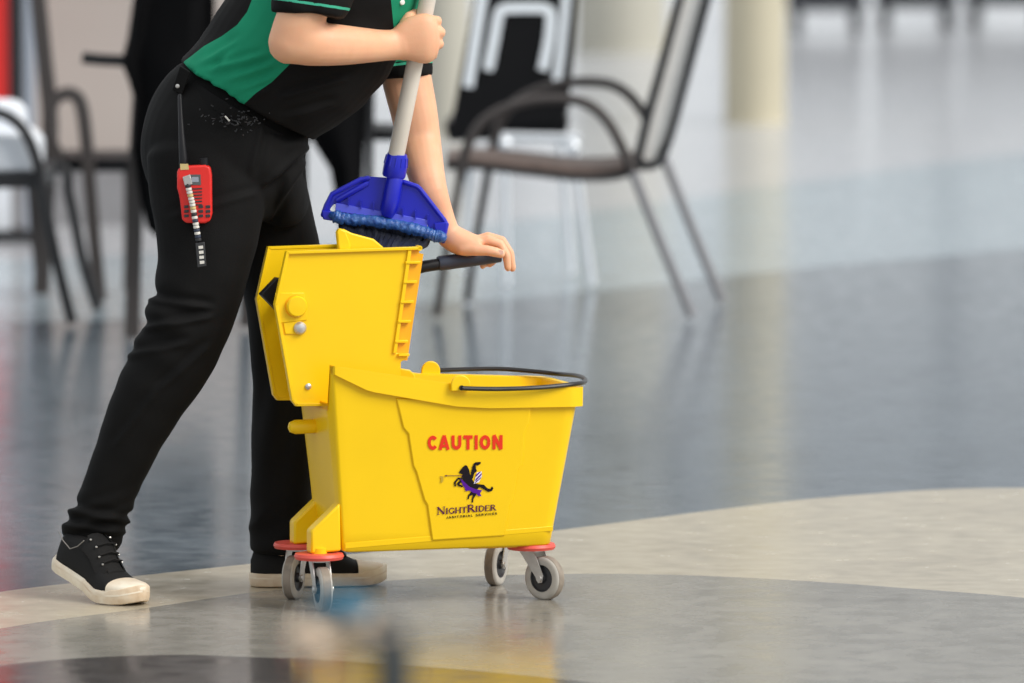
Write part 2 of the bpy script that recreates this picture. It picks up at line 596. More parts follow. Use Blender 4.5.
# ================================================================== CHAIRS BEHIND
def tube_px(mb, pts, Y, r, sub=6, n=10):
    pp = []
    for q in smoothcurve([(a[0], a[1], a[2] if len(a) > 2 else Y) for a in pts], sub):
        pp.append(P(q[0], q[1], q[2]))
    return mb.tube(pp, r, n)

# taupe armchair seen from its side
Yn = gp(692, 320).y
Yf = Yn + 0.58
ac = thing('armchair', 'metal armchair with brown seat and cream reclined back seen side-on', 'armchair', (P(580, 310, 20.7).x, 20.7, 0))
zoff = 0
def leg_end(px, Y):
    """pixel row of the floor at distance Y"""
    return proj((0, Y, 0.012))[1]
for Y, dx, dy in ((Yn, 0, 0), (Yf, 30, -17)):
    side = [(692 + dx, leg_end(692, Y)), (662 + dx, 245 + dy), (633 + dx, 172 + dy), (610 + dx, 125 + dy), (585 + dx, 103 + dy), (550 + dx, 99 + dy),
            (515 + dx, 105 + dy), (485 + dx, 120 + dy), (468 + dx, 145 + dy), (460 + dx, 178 + dy), (447 + dx, 250 + dy), (437 + dx, leg_end(437, Y))]
    up = side[2:10]
    m1 = MB()
    tube_px(m1, side[:3], Y, 0.0155)
    m1.obj('rear_leg', M['grey_tube'], ac)
    m2 = MB()
    tube_px(m2, side[2:10], Y, 0.0165)
    m2.obj('armrest', M['taupe_tube'], ac)
    m3 = MB()
    tube_px(m3, side[9:], Y, 0.013)
    m3.obj('front_leg', M['taupe_tube'], ac)
def slab(poly_px, Ya, Yb, name, material, parent, bevel=0.006, sub=0):
    a = [P(x, y, Ya) for x, y in poly_px]
    d = Vector((0, Yb - Ya, 0))
    return MB().prism(a, d).obj(name, material, parent, smooth=30, bevel=bevel)
seat_line = smoothcurve([(438, 158), (470, 157), (520, 161), (570, 166), (610, 165), (636, 157)], 5)
seat_low = smoothcurve([(640, 166), (612, 175), (572, 177), (520, 171), (470, 166), (438, 166)], 5)
slab([(x + 8, y) for x, y in seat_line + seat_low], Yn + 0.03, Yf - 0.02, 'seat', M['brown_seat'], ac)
seat_edge = smoothcurve([(446, 163), (480, 164), (530, 170), (575, 176), (618, 174), (646, 162)], 5)
for Y in (Yn + 0.02, Yf - 0.02):
    m = MB()
    tube_px(m, [(x, y) for x, y in [(446, 167), (480, 167), (530, 173), (578, 178), (620, 176), (648, 163)]], Y, 0.010)
    m.obj('seat_rail', M['black_tube'], ac)
bk_l = [(641, 160), (651, 120), (664, 70), (679, 10), (698, -65), (710, -112)]
bk_r = [(730, -108), (713, -40), (698, 15), (683, 70), (669, 120), (660, 148), (652, 162)]
slab(smoothcurve(bk_l, 4) + smoothcurve(bk_r, 4), Yn + 0.035, Yf - 0.035, 'backrest', M['cream_back'], ac, 0.004)
for Y in (Yn + 0.02, Yf - 0.02):
    m = MB()
    tube_px(m, [(732, -112), (716, -122), (698, -70), (677, 8), (661, 68), (647, 118), (638, 158)], Y, 0.014)
    tube_px(m, [(636, 158), (646, 166), (658, 162), (666, 147), (675, 118), (688, 70), (703, 14), (718, -42), (735, -112)], Y, 0.014)
    m.obj('back_frame', M['black_tube'], ac)

# black shell chair with reflections built as pale strips, chrome legs
Yk = 21.45
kc = thing('side_chair', 'black chair with U-shaped reflections as pale strips on its back and chrome legs', 'chair', (P(530, 290, Yk).x, Yk, 0))
back = [(447, 140), (452, 118), (463, 60), (474, 0), (486, -75), (580, -75), (577, 0), (573, 60), (569, 110), (561, 122), (540, 125), (480, 128), (462, 140)]
slab(back, Yk, Yk + 0.03, 'backrest', M['black_shell'], kc, 0.008)
slab([(444, 128), (462, 110), (560, 112), (570, 118), (566, 136), (450, 142)], Yk + 0.031, Yk + 0.5, 'seat', M['black_shell'], kc, 0.008)
def strip(pts, w, name='back_reflection'):
    pts = smoothcurve(pts, 5)
    m = MB()
    L, Rr = [], []
    for i, q in enumerate(pts):
        a, b = pts[max(i - 1, 0)], pts[min(i + 1, len(pts) - 1)]
        dx, dy = b[0] - a[0], b[1] - a[1]
        l = math.hypot(dx, dy)
        L.append((q[0] - dy / l * w, q[1] + dx / l * w))
        Rr.append((q[0] + dy / l * w, q[1] - dx / l * w))
    a = [P(x, y, Yk - 0.012) for x, y in L]
    b = [P(x, y, Yk - 0.012) for x, y in Rr]
    rings = [[p, q, q + Vector((0, .016, 0)), p + Vector((0, .016, 0))] for p, q in zip(a, b)]
    m.loft(rings).obj(name, M['reflection_strip'], kc, smooth=30)
strip([(488, 70), (494, 40), (499, 14), (504, 9), (515, 8), (540, 8), (548, 10), (551, 16), (549, 40), (543, 70)], 5)
strip([(468, 87), (474, 50), (482, 0), (492, -55)], 5)
strip([(556, 87), (561, 50), (566, 0), (570, -55)], 4)
for a, b, c in (((505, 144), (506, 220), 507), ((573, 146), (583, 220), 592)):
    m = MB()
    Y = Yk - 0.03
    tube_px(m, [a, b, (c, leg_end(c, Y))], Y, 0.013)
    m.obj('leg', M['chrome'], kc)
for a, b, c in (((470, 138), (468, 200), 466), ((560, 138), (566, 200), 571)):
    m = MB()
    Y = Yk + 0.42
    tube_px(m, [a, b, (c, leg_end(c, Y))], Y, 0.013)
    m.obj('leg', M['chrome'], kc)
m = MB()
tube_px(m, [(498, 136), (580, 138)], Yk - 0.03, 0.014)
m.obj('cross_rail', M['chrome'], kc)
for x, y in ((505, 144), (573, 146)):
    MB().lathe([(0.002, -0.022), (0.015, -0.017), (0.022, 0), (0.015, 0.017), (0.002, 0.022)], P(x, y, Yk - 0.04), n=16).obj('joint_cap', M['chrome'], kc)

# white-cushioned chair cut by the left edge
Yw = 19.95
wc = thing('side_chair', 'black-framed chair with white cushion cut by the left edge', 'chair', (P(10, 320, Yw).x, Yw, 0))
for Y, dx in ((Yw, 0), (Yw + 0.5, 26)):
    m = MB()
    tube_px(m, ([(-75 + dx, 112), (-30 + dx, 110), (0 + dx, 113), (22 + dx, 128), (36 + dx, 158)] if dx == 0 else [(-75 + dx, 160), (30 + dx, 166)]) + [(43 + dx, 195), (57 + dx, 262), (72 + dx, leg_end(72, Y))], Y, 0.017)
    m.obj('arm_and_leg', M['black_tube'], wc)
    m = MB()
    tube_px(m, [(-75 + dx, 114), (-84 + dx, 200), (-92 + dx, leg_end(-90, Y))], Y, 0.013)
    m.obj('leg', M['black_tube'], wc)
slab([(-84, 172), (44, 172), (46, 188), (-84, 190)], Yw + 0.02, Yw + 0.5, 'seat_frame', M['black_tube'], wc, 0.006)
slab([(-80, 140), (-74, 132), (24, 134), (34, 146), (34, 172), (-80, 172)], Yw + 0.03, Yw + 0.48, 'seat_cushion', M['white_fabric'], wc, 0.01)
slab([(-86, 160), (-92, -30), (-80, -34), (-60, 150)], Yw + 0.03, Yw + 0.48, 'backrest', M['white_fabric'], wc, 0.01)
slab([(-40, 100), (16, 101), (24, 112), (26, 136), (-40, 136)], Yw + 0.26, Yw + 0.40, 'loose_cushion', M['white_fabric'], wc, 0.02)

# taupe chair with looped arms
Yt = 20.75
tc = thing('armchair', 'dark taupe armchair with looped flat arms beside the beige wall', 'armchair', (P(70, 300, Yt).x, Yt, 0))
def flatbar(pts, Y, wpx, depth, name, material, parent, sub=6):
    pts = smoothcurve(pts, sub)
    L, Rr = [], []
    for i, q in enumerate(pts):
        a, b = pts[max(i - 1, 0)], pts[min(i + 1, len(pts) - 1)]
        dx, dy = b[0] - a[0], b[1] - a[1]
        l = math.hypot(dx, dy) + 1e-6
        L.append((q[0] - dy / l * wpx, q[1] + dx / l * wpx))
        Rr.append((q[0] + dy / l * wpx, q[1] - dx / l * wpx))
    rings = []
    for (x1, y1), (x2, y2) in zip(L, Rr):
        p, q = P(x1, y1, Y), P(x2, y2, Y)
        d = Vector((0, depth, 0))
        rings.append([p, q, q + d, p + d])
    return MB().loft(rings).obj(name, material, parent, smooth=30)
for Y, dx, dy in ((Yt, 0, 0), (Yt + 0.48, -58, -16)):
    flatbar(([] if dx == 0 else [(60 + dx, 165), (86 + dx, 168), (90 + dx, 190 + dy), (95 + dx, 250 + dy), (100 + dx, leg_end(100, Y))]) or [(60 + dx, 160 + dy), (52 + dx, 145 + dy), (48 + dx, 125 + dy), (52 + dx, 104 + dy), (62 + dx, 95 + dy), (73 + dx, 95 + dy), (81 + dx, 106 + dy),
             (86 + dx, 140 + dy), (90 + dx, 190 + dy), (95 + dx, 250 + dy), (100 + dx, leg_end(100, Y) + 0)], Y, 6.5, 0.035, 'arm_and_leg', M['taupe_tube'], tc)
flatbar([(29, -90), (38, 0), (44, 60), (50, 125), (46, 200), (41, leg_end(41, Yt + 0.3))], Yt + 0.3, 8, 0.03, 'back_post', M['taupe_tube'], tc)
slab([(50, 158), (132, 158), (132, 172), (52, 172)], Yt + 0.03, Yt + 0.5, 'seat', M['black_shell'], tc, 0.008)
flatbar([(128, 165), (128, 230), (127, leg_end(120, Yt + 0.45))], Yt + 0.45, 4, 0.03, 'leg', M['taupe_tube'], tc)

# chair hung with black clothes, half behind the cleaner
Yg = 19.4
gc = thing('armchair', 'dark chair with one short arm half hidden behind the cleaner', 'armchair', (P(150, 335, Yg).x, Yg, 0))
flatbar([(148, -60), (142, 60), (136, 160), (134, 250), (132, leg_end(132, Yg))], Yg, 7.5, 0.035, 'leg', M['taupe_tube'], gc)
flatbar([(236, -60), (236, 60), (240, 160), (243, 250), (246, leg_end(245, Yg + 0.4))], Yg + 0.4, 6, 0.035, 'leg', M['taupe_tube'], gc)
flatbar([(82, 58), (100, 60), (140, 62)], Yg + 0.02, 5.5, 0.05, 'armrest', M['black_tube'], gc)
slab([(134, 150), (250, 152), (250, 166), (134, 164)], Yg + 0.04, Yg + 0.5, 'seat', M['black_shell'], gc)
jk = MB()
prof = [(-60, 140, 215), (0, 133, 215), (40, 127, 215), (62, 121, 215), (80, 128, 215), (100, 134, 215), (150, 132, 215), (200, 140, 215), (228, 147, 212), (236, 155, 205)]
rings = []
for y, xl, xr in prof:
    ring = []
    for k in range(28):
        ph = 2 * math.pi * k / 28
        cx, hw = (xl + xr) / 2, (xr - xl) / 2
        x = cx + hw * math.copysign(abs(math.cos(ph)) ** 0.6, math.cos(ph))
        dY = 0.07 * math.copysign(abs(math.sin(ph)) ** 0.8, math.sin(ph)) + 0.02 * math.sin(ph * 6 + y * .02)
        ring.append(P(x, y, Yg - 0.09 + dY))
    rings.append(ring)
jk.loft(rings)
tag(jk.obj('draped_jacket', M['black_cloth']), 'black jacket draped over the chair directly behind the cleaner', 'jacket')

# dark clothes-covered chair seen between the cleaner's belly and far arm
Yh = 19.8
hc = thing('side_chair', 'dark chair seen between the cleaner\'s belly and the mop handle', 'chair', (P(345, 320, Yh).x, Yh, 0))
flatbar([(372, 40), (370, 130), (368, 220), (366, leg_end(366, Yh))], Yh, 4, 0.03, 'leg', M['black_tube'], hc)
flatbar([(306, 40), (304, 130), (303, 220), (302, leg_end(302, Yh))], Yh, 4, 0.03, 'leg', M['black_tube'], hc)
slab([(300, 126), (398, 130), (398, 141), (300, 140)], Yh + 0.05, Yh + 0.45, 'seat', M['black_shell'], hc)
j2 = MB()
rings = []
for y, xl, xr in [(30, 296, 372), (90, 300, 370), (130, 305, 366), (170, 330, 364), (210, 337, 362), (238, 342, 358)]:
    ring = []
    for k in range(28):
        ph = 2 * math.pi * k / 28
        x = (xl + xr) / 2 + (xr - xl) / 2 * math.copysign(abs(math.cos(ph)) ** 0.7, math.cos(ph))
        ring.append(P(x, y, Yh + 0.0 + 0.06 * math.sin(ph) + 0.012 * math.sin(ph * 5)))
    rings.append(ring)
j2.loft(rings)
tag(j2.obj('draped_coat', M['black_cloth']), 'black coat hanging between the cleaner\'s belly and the mop handle', 'coat')

# distant seats at the top right
for i, (px, w, lab) in enumerate(((828, 76, 'dark bench far away just right of the cream column'), (918, 78, 'dark bench far away, middle one of three at the top right'),
                                  (1010, 80, 'dark bench far away at the top right corner'))):
    Y = 43.0 + i * 0.5
    c = P(px, 10, Y)
    W = w * Y / F_PX
    s = thing('bench', lab, 'bench', (c.x, Y, 0), group='distant dark benches')
    MB().box((c.x, Y + 0.3, 0.27), (W, 0.6, 0.26)).obj('seat', M['sofa'], s, bevel=0.02)
    MB().box((c.x, Y + 0.55, 0.58), (W, 0.12, 0.36)).obj('backrest', M['sofa'], s, bevel=0.02)
    for sx in (-1, 1):
        for yy in (0.05, 0.52):
            MB().box((c.x + sx * (W / 2 - 0.05), Y + yy, 0.07), (0.05, 0.05, 0.142)).obj('leg', M['black_tube'], s, smooth=0)

# ================================================================== MOP BUCKET
YAW = R(17.5)
B0 = (gp(323, 610) + gp(297, 598) + gp(545, 601) + gp(497, 585)) / 4
B0.z = 0
BM = Matrix.Translation(B0) @ Matrix.Rotation(YAW, 4, 'Z')
BI = BM.inverted()
BR = BM.to_3x3()
VB, VT, WB = -0.112, -0.07, 0.112       # near side at its foot, lean, height of the foot

def lray(px, py):
    return BI @ EYE, BR.inverted() @ ray(px, py)

def bv(px, py, v):
    """bucket coordinates on the upright plane at depth v"""
    o, d = lray(px, py)
    return o + d * ((v - o.y) / d.y)

def bw(px, py, w):
    o, d = lray(px, py)
    return o + d * ((w - o.z) / d.z)

def bf(px, py, off=0.0):
    """bucket coordinates on the leaning near side, pushed out by off"""
    o, d = lray(px, py)
    # v = VB + VT*(w-WB) - off
    t = (VB - off + VT * (o.z - WB) - o.y) / (d.y - VT * d.z)
    return o + d * t

bucket = thing('mop_bucket', 'yellow plastic mop bucket on four casters marked CAUTION', 'mop bucket', B0, YAW, world_parts=False)
def bobj(mb, name, material, parent=None, **kw):
    o = mb.obj(name, material, None, **kw)
    return under(o, parent if parent is not None else bucket)

pBL, pBR, pTL, pTR = bf(343, 549), bf(554, 531), bf(331, 367), bf(583.5, 389)
pM = bf(455, 385.5)
uL0, uL1, uR0, uR1 = pBL.x, pTL.x, pBR.x, pTR.x
print('bucket', pBL, pBR, pTL, pTR, pM)
wbot = WB

def wtop(u):
    return interp([pTL.x, pM.x, pTR.x], [pTL.z, pM.z, pTR.z], u)

def half_v(w):
    return -(VB + VT * (w - WB))

def rrect(ul, ur, hv, rad, n=7):
    pts = []
    for cx, cy, a0 in ((ur - rad, hv - rad, 0), (ul + rad, hv - rad, 90), (ul + rad, -hv + rad, 180), (ur - rad, -hv + rad, 270)):
        for k in range(n):
            a = R(a0 + 90 * k / (n - 1))
            pts.append((cx + rad * math.cos(a), cy + rad * math.sin(a)))
    # densify the long straight sides
    out = []
    for i, p in enumerate(pts):
        q = pts[(i + 1) % len(pts)]
        out.append(p)
        d = math.hypot(q[0] - p[0], q[1] - p[1])
        for s in range(1, int(d / 0.03) + 1):
            t = s / (int(d / 0.03) + 1)
            out.append((p[0] + (q[0] - p[0]) * t, p[1] + (q[1] - p[1]) * t))
    return out

def tub_base():
    pts = []
    for cx, cy, a0, rx, ry in ((1, .5, 0, .12, .12), (-1, .5, 90, .03, .035), (-1, -.5, 180, .03, .035), (1, -.5, 270, .12, .12)):
        sx, sy = math.copysign(1, cx), math.copysign(1, cy)
        for k in range(7):
            a = R(a0 + 15 * k)
            pts.append((cx - sx * rx + rx * math.cos(a), cy - sy * ry + ry * math.sin(a)))
    out = []
    for i, p in enumerate(pts):
        q = pts[(i + 1) % len(pts)]
        out.append(p)
        d = math.hypot(q[0] - p[0], q[1] - p[1])
        m = int(d / 0.06)
        for j in range(1, m + 1):
            t = j / (m + 1)
            out.append((p[0] + (q[0] - p[0]) * t, p[1] + (q[1] - p[1]) * t))
    return out
TUB_BASE = tub_base()

def tub_ring(t, off):
    """t 0 foot .. 1 rim; same point count on every ring"""
    base = TUB_BASE
    ul = uL0 + (uL1 - uL0) * t + off
    ur = uR0 + (uR1 - uR0) * t - off
    out = []
    for x, y in base:
        u = ul + (x + 1) / 2 * (ur - ul)
        hv = half_v(wbot + (wtop(u) - wbot) * t) - off
        top = wtop(u)
        if y > 0:
            hv *= 0.74 + 0.26 * (x + 1) / 2
        if x < -0.985 and abs(y) < 0.45:
            top -= 0.075
        w = wbot + (top - wbot) * t
        out.append(Vector((u, y * 2 * hv, w)))
    return out
TT = [0, 0.1, 0.3, 0.5, 0.7, 0.85, 0.93, 1.0]
tub = MB()
rings = [tub_ring(t, 0.0) for t in TT]
rings += [tub_ring(t, 0.006) for t in reversed(TT[1:])]
rings[-1] = [Vector((p.x, p.y, wbot + 0.02)) for p in rings[-1]]
low = [Vector((p.x * 0.97 + 0.004, p.y * 0.96, wbot - 0.004)) for p in rings[0]]
tub.loft([low] + rings)
bobj(tub, 'tub', M['yellow'], smooth=50)

# rim band, tapering away towards the wringer end
rim = MB()
prof = tub_ring(1.0, 0.0)
rr_in, rr_o1, rr_o2, rr_b = [], [], [], []
cen = Vector(((uL1 + uR1) / 2, 0, 0))
for p in prof:
    h = interp([pTL.x, bf(368, 380).x, bf(488, 400).x, pTR.x], [0.012, 0.036, 0.042, 0.034], p.x)
    n = Vector(((p.x - cen.x) / (uR1 - uL1) * 2, p.y / 0.135, 0))
    ux = 0.007 * (1 if n.x > 0.93 else 0)
    # outward direction of the outline
    d = Vector((1 if n.x > 0.96 else 0, math.copysign(1, p.y) if (abs(p.y) > 0.117 or p.y > 0.09) and -0.985 < n.x < 0.97 else 0, 0))
    d = d * 0.008
    rr_in.append(p + Vector((-d.x * 0.4, -d.y * 0.4, 0.002)))
    rr_o1.append(p + d + Vector((0, 0, 0.003)))
    rr_o2.append(p + d * 0.95 - Vector((0, 0, h)))
    rr_b.append(p - Vector((0, 0, h)) + Vector((-d.x * 0.3, -d.y * 0.3, 0)))
rim.loft([rr_in, rr_o1, rr_o2, rr_b], cyc=True)
bobj(rim, 'rim', M['yellow'], bevel=0.002)

# stepped raised panel of the near side (and its twin on the far side)
pan_px = [(396, 398), (403, 428), (408, 434), (413, 466), (416, 472), (424, 500), (427, 505), (432, 541),
          (505, 536), (510, 505), (514, 499), (519, 469), (523, 464), (525, 432), (529, 424), (532, 402)]
for sgn in (1, -1):
    a = [bf(x, y, -0.003) for x, y in pan_px]
    b = [bf(x, y, 0.0036) for x, y in pan_px]
    if sgn < 0:
        a = [Vector((p.x, -p.y, p.z)) for p in a]
        b = [Vector((p.x, -p.y, p.z)) for p in b]
    bobj(MB().loft([a, b]), 'raised_panel', M['yellow'], bevel=0.003)
# lower seam band on the near side
a = [bf(x, y, -0.003) for x, y in ((345, 543), (345, 549), (553, 531), (553, 526))]
b = [bf(x, y, 0.0007) for x, y in ((345, 543), (345, 549), (553, 531), (553, 526))]
bobj(MB().loft([a, b]), 'lower_band', M['yellow'], bevel=0.001)
# triangular stiffeners on the near-left corner
for q in ([(334, 380), (336, 545), (339, 545), (339, 380)],):
    pass

# ears for the wire handle
def ear(px, py, v, r, lowpx):
    c = bv(px, py, v)
    prof = []
    k = 18
    pts = [Vector((c.x + r * math.cos(math.pi * i / k), v, c.z + r * math.sin(math.pi * i / k))) for i in range(k + 1)]
    pts += [Vector((c.x - r, v, c.z - lowpx)), Vector((c.x + r, v, c.z - lowpx))]
    return MB().prism(pts, (0, 0.007, 0)), c
e1, ce1 = ear(461, 385, -0.1535, 0.0195, 0.012)
bobj(e1, 'handle_ear', M['yellow'], bevel=0.002)
e2, ce2 = ear(431, 371, 0.124, 0.0195, 0.06)
bobj(e2, 'handle_ear', M['yellow'], bevel=0.002)
e3, ce3 = ear(404, 374, 0.06, 0.02, 0.04)
bobj(MB().prism([bv(398, 368, 0.075), bv(410, 370, 0.075), bv(415, 375, 0.075), bv(417, 392, 0.075), bv(396, 392, 0.075)], (0, 0.006, 0)), 'wringer_rest', M['yellow'], bevel=0.002)
# wire handle lying on the rim
zr = wtop(1.0) + 0.009
hp = [bv(462, 388, -0.158)]
hs = [bv(469, 388.5, -0.158), bv(500, 389, -0.157), bv(540, 387.5, -0.153)]
uE = pTR.x + 0.017
zE = pTR.z + 0.0105
hs += [Vector((uE - 0.035, -0.135, zE)), Vector((uE, -0.09, zE)), Vector((uE + 0.016, -0.03, zE + 0.002)), Vector((uE + 0.016, 0.03, zE + 0.002)),
       Vector((uE, 0.09, zE)), Vector((uE - 0.04, 0.118, zE + 0.004)), Vector((uE - 0.12, 0.132, zE + 0.010)), Vector((ce2.x, 0.134, ce2.z))]
hw_ = MB()
hw_.tube([Vector(p) for p in smoothcurve([tuple(p) for p in hp + hs], 8)], 0.0045, 10)
q_ = bv(462, 388, -0.158)
hw_.tube([q_, q_ + Vector((0, 0.012, 0))], 0.0050, 10)
bobj(hw_, 'wire_handle', M['wire'])

# gusseted feet over the left casters
for v0 in (-0.118, 0.050):
    px0 = [(311, 554), (311, 531), (340, 503), (341, 551)]
    a = [bv(x, y, -0.116) for x, y in px0]
    a = [Vector((p.x + (0.013 if v0 > 0 else 0), v0, p.z)) for p in a]
    bobj(MB().prism(a, (0, 0.036, 0)), 'corner_foot', M['yellow'], bevel=0.004)
# peg on the wringer end
pg0 = bv(295, 427, 0.0)
pg = MB()
pg.tube([Vector((pg0.x, 0, pg0.z)), Vector((pg0.x + 0.07, 0, pg0.z + 0.001))], 0.014, 20, round_end=True)
bobj(pg, 'end_peg', M['yellow'])

# casters: bumper disc, fork, tyre, hub
NL = bw(319, 556, 0.103)
FL = bw(298, 545, 0.103)
NR = bw(531, 546, 0.103)
print('casters', NL, FL, NR)
FL = Vector((-0.2149, 0.0887, 0.103))
RW = 0.0425
def caster(pos, phi, contact, tread):
    """phi: world heading from the pivot to the axle"""
    ph = phi - YAW
    dr = Vector((math.cos(ph), math.sin(ph), 0))
    ax = Vector((-math.sin(ph), math.cos(ph), 0))
    bm_ = MB().lathe([(0.046, -0.0055), (0.0485, 0), (0.046, 0.0055), (0.02, 0.0055)], pos, n=36)
    bobj(bm_, 'bumper', M['red_rubber'])
    bobj(MB().lathe([(0.016, 0.004), (0.016, 0.016)], pos, n=20), 'caster_post', M['yellow'])
    g_ = BI @ gp(*contact)
    print('contact', g_, pos, (Vector((g_.x - pos.x, g_.y - pos.y))).length)
    tl = max(0.020, min(0.034, (Vector((g_.x, g_.y, 0)) - Vector((pos.x, pos.y, 0))).dot(dr)))
    A = Vector((pos.x, pos.y, 0)) + dr * tl + Vector((0, 0, RW))
    fk = MB()
    fk.lathe([(0.019, -0.011), (0.019, -0.005)], pos, n=24)
    for s in (-1, 1):
        off = ax * (s * 0.0155)
        th = ax * (s * 0.0022)
        pc = Vector((pos.x, pos.y, pos.z - 0.008))
        poly = [pc + off - dr * 0.016, pc + off + dr * 0.020, A + off + dr * 0.009 + Vector((0, 0, .006)), A + off + dr * 0.006 - Vector((0, 0, .007)),
                A + off - dr * 0.003 - Vector((0, 0, .009)), A + off - dr * 0.009 + Vector((0, 0, .002))]
        fk.prism(poly, th)
    fk.box(pos - Vector((0, 0, 0.008)) + dr * 0.004, (0.036, 0.034, 0.004), Matrix.Rotation(ph, 3, 'Z'))
    fo = bobj(fk, 'caster_fork', M['steel'], smooth=30)
    tm = M[tread]
    ty = MB().lathe([(0.026, -0.011), (0.036, -0.012), (0.0405, -0.0105), (RW, -0.007), (RW, 0.007), (0.0405, 0.0105), (0.036, 0.012), (0.026, 0.011)], A, ax, 40, cyc=True)
    td = MB().lathe([(RW - 0.003, -0.0085), (RW + 0.0004, -0.0075), (RW + 0.0004, 0.0075), (RW - 0.003, 0.0085)], A, ax, 40, cyc=True)
    bobj(ty, 'tyre', tm, fo, smooth=50)
    bobj(td, 'tread', M['brown_rubber'], fo, smooth=50)
    hb = MB().lathe([(0.004, -0.0135), (0.009, -0.0135), (0.010, -0.008), (0.024, -0.007), (0.0265, -0.0118), (0.0265, 0.0118), (0.024, 0.007), (0.010, 0.008), (0.009, 0.0135), (0.004, 0.0135)], A, ax, 32)
    bobj(hb, 'hub', M['dark_plastic'], fo)
    bl_ = MB().lathe([(0.006, -0.0205), (0.0065, -0.0185), (0.0065, 0.0185), (0.006, 0.0205)], A, ax, 12)
    bobj(bl_, 'axle_bolt', M['steel'], fo)
FR = BI @ gp(497, 585)
FR = Vector((FR.x + 0.017, FR.y + 0.022, 0.103))
caster(NL, R(-76), (323, 611), 'grey_rubber')
caster(FL, R(-107), (297, 599), 'grey_rubber')
caster(NR, R(-38), (545, 602), 'grey_rubber')
caster(FR, R(-110), (497, 586), 'grey_rubber')
# plate under the right end that carries the casters
bobj(MB().box(((NR.x + 0.0) - 0.06, 0, 0.1085), (0.15, 0.19, 0.008)), 'caster_plate', M['yellow_shaded'], bevel=0.002)

# ---- print on the near panel
def print_poly(polys, name, material, off=0.0052):
    m = MB()
    for poly in polys:
        b = len(m.v)
        m.v += [tuple(bf(x, y, off + 1.6e-5 * (len(m.f) % 9))) for x, y in poly]
        m.f.append(tuple(range(b, b + len(poly))))
    bm = bmesh.new()
    me = bpy.data.meshes.new(name)
    me.from_pydata(m.v, [], m.f)
    bm.from_mesh(me)
    bmesh.ops.triangulate(bm, faces=bm.faces)
    bm.to_mesh(me)
    bm.free()
    me.materials.append(material)
    o = bpy.data.objects.new(name, me)
    COL.objects.link(o)
    return under(o, bucket)

def zz(pts):          # marks measured on a 6.206x enlargement of the panel
    return [(400 + x / 6.206, 420 + y / 6.206) for x, y in pts]

# serif capitals drawn as strokes
def stroke(pts, w):
    L, Rr = [], []
    for i, q in enumerate(pts):
        a, b = pts[max(i - 1, 0)], pts[min(i + 1, len(pts) - 1)]
        dx, dy = b[0] - a[0], b[1] - a[1]
        l = math.hypot(dx, dy) + 1e-9
        L.append((q[0] - dy / l * w / 2, q[1] + dx / l * w / 2))
        Rr.append((q[0] + dy / l * w / 2, q[1] - dx / l * w / 2))
    return [[L[i], L[i + 1], Rr[i + 1], Rr[i]] for i in range(len(pts) - 1)]
def arc(cx, cy, rx, ry, a0, a1, n=14):
    return [(cx + rx * math.cos(R(a0 + (a1 - a0) * i / n)), cy + ry * math.sin(R(a0 + (a1 - a0) * i / n))) for i in range(n + 1)]
TK, TN, SE = 0.20, 0.09, 0.075
def serif(x, y, w=0.3):
    return stroke([(x - w / 2, y), (x + w / 2, y)], SE)
GL = {
 'N': (1.0, stroke([(.14, .03), (.14, .97)], TN) + stroke([(.12, .97), (.86, .03)], TK) + stroke([(.86, .03), (.86, .97)], TN) + serif(.14, .03) + serif(.10, .97) + serif(.86, .97)),
 'I': (.45, stroke([(.22, .03), (.22, .97)], TK) + serif(.22, .03, .38) + serif(.22, .97, .38)),
 'G': (.95, stroke(arc(.5, .5, .38, .45, 40, 320), TK * .8) + stroke([(.8, .06), (.8, .42)], TK) + serif(.78, .42, .34) + stroke([(.79, .7), (.79, .95)], TN)),
 'H': (1.0, stroke([(.18, .03), (.18, .97)], TK) + stroke([(.82, .03), (.82, .97)], TK) + stroke([(.18, .5), (.82, .5)], TN) + serif(.18, .03) + serif(.82, .03) + serif(.18, .97) + serif(.82, .97)),
 'T': (.85, stroke([(.42, .03), (.42, .97)], TK) + stroke([(.03, .95), (.81, .95)], TN) + serif(.42, .03) + stroke([(.05, .97), (.05, .76)], TN) + stroke([(.79, .97), (.79, .76)], TN)),
 'R': (.95, stroke([(.18, .03), (.18, .97)], TK) + stroke([(.18, .95), (.45, .95)] + arc(.45, .73, .24, .22, 90, -90) + [(.18, .51)], TK * .7) + stroke([(.45, .5), (.86, .04)], TK) + serif(.18, .03) + serif(.1, .97, .2) + serif(.88, .03, .2)),
 'D': (.95, stroke([(.18, .03), (.18, .97)], TK) + stroke([(.18, .95), (.42, .95)] + arc(.42, .5, .42, .45, 90, -90) + [(.18, .05)], TK * .75) + serif(.1, .03, .2) + serif(.1, .97, .2)),
 'E': (.8, stroke([(.18, .03), (.18, .97)], TK) + stroke([(.1, .95), (.7, .95)], TN) + stroke([(.18, .52), (.55, .52)], TN) + stroke([(.1, .05), (.72, .05)], TN) + stroke([(.69, .97), (.69, .78)], TN) + stroke([(.71, .03), (.71, .25)], TN) + stroke([(.55, .42), (.55, .62)], TN)),
}
word = 'NIGHTRIDER'
sizes = [1.0 if i in (0, 5) else 0.78 for i in range(10)]
tot = sum(GL[c][0] * s for c, s in zip(word, sizes)) + 0.02 * 9
xcur, polys = 0.0, []
for c, s in zip(word, sizes):
    wd, qs = GL[c]
    for q in qs:
        pp = []
        for x, y in q:
            sx = (xcur + x * s) / tot
            zx = 230 + (597 - 230) * sx
            base = 588 + (561 - 588) * sx
            pp.append((zx, base - y * s * 47))
        polys.append(zz(pp))
    xcur += wd * s + 0.02
print_poly(polys, 'nightrider_lettering', M['plum_print'])
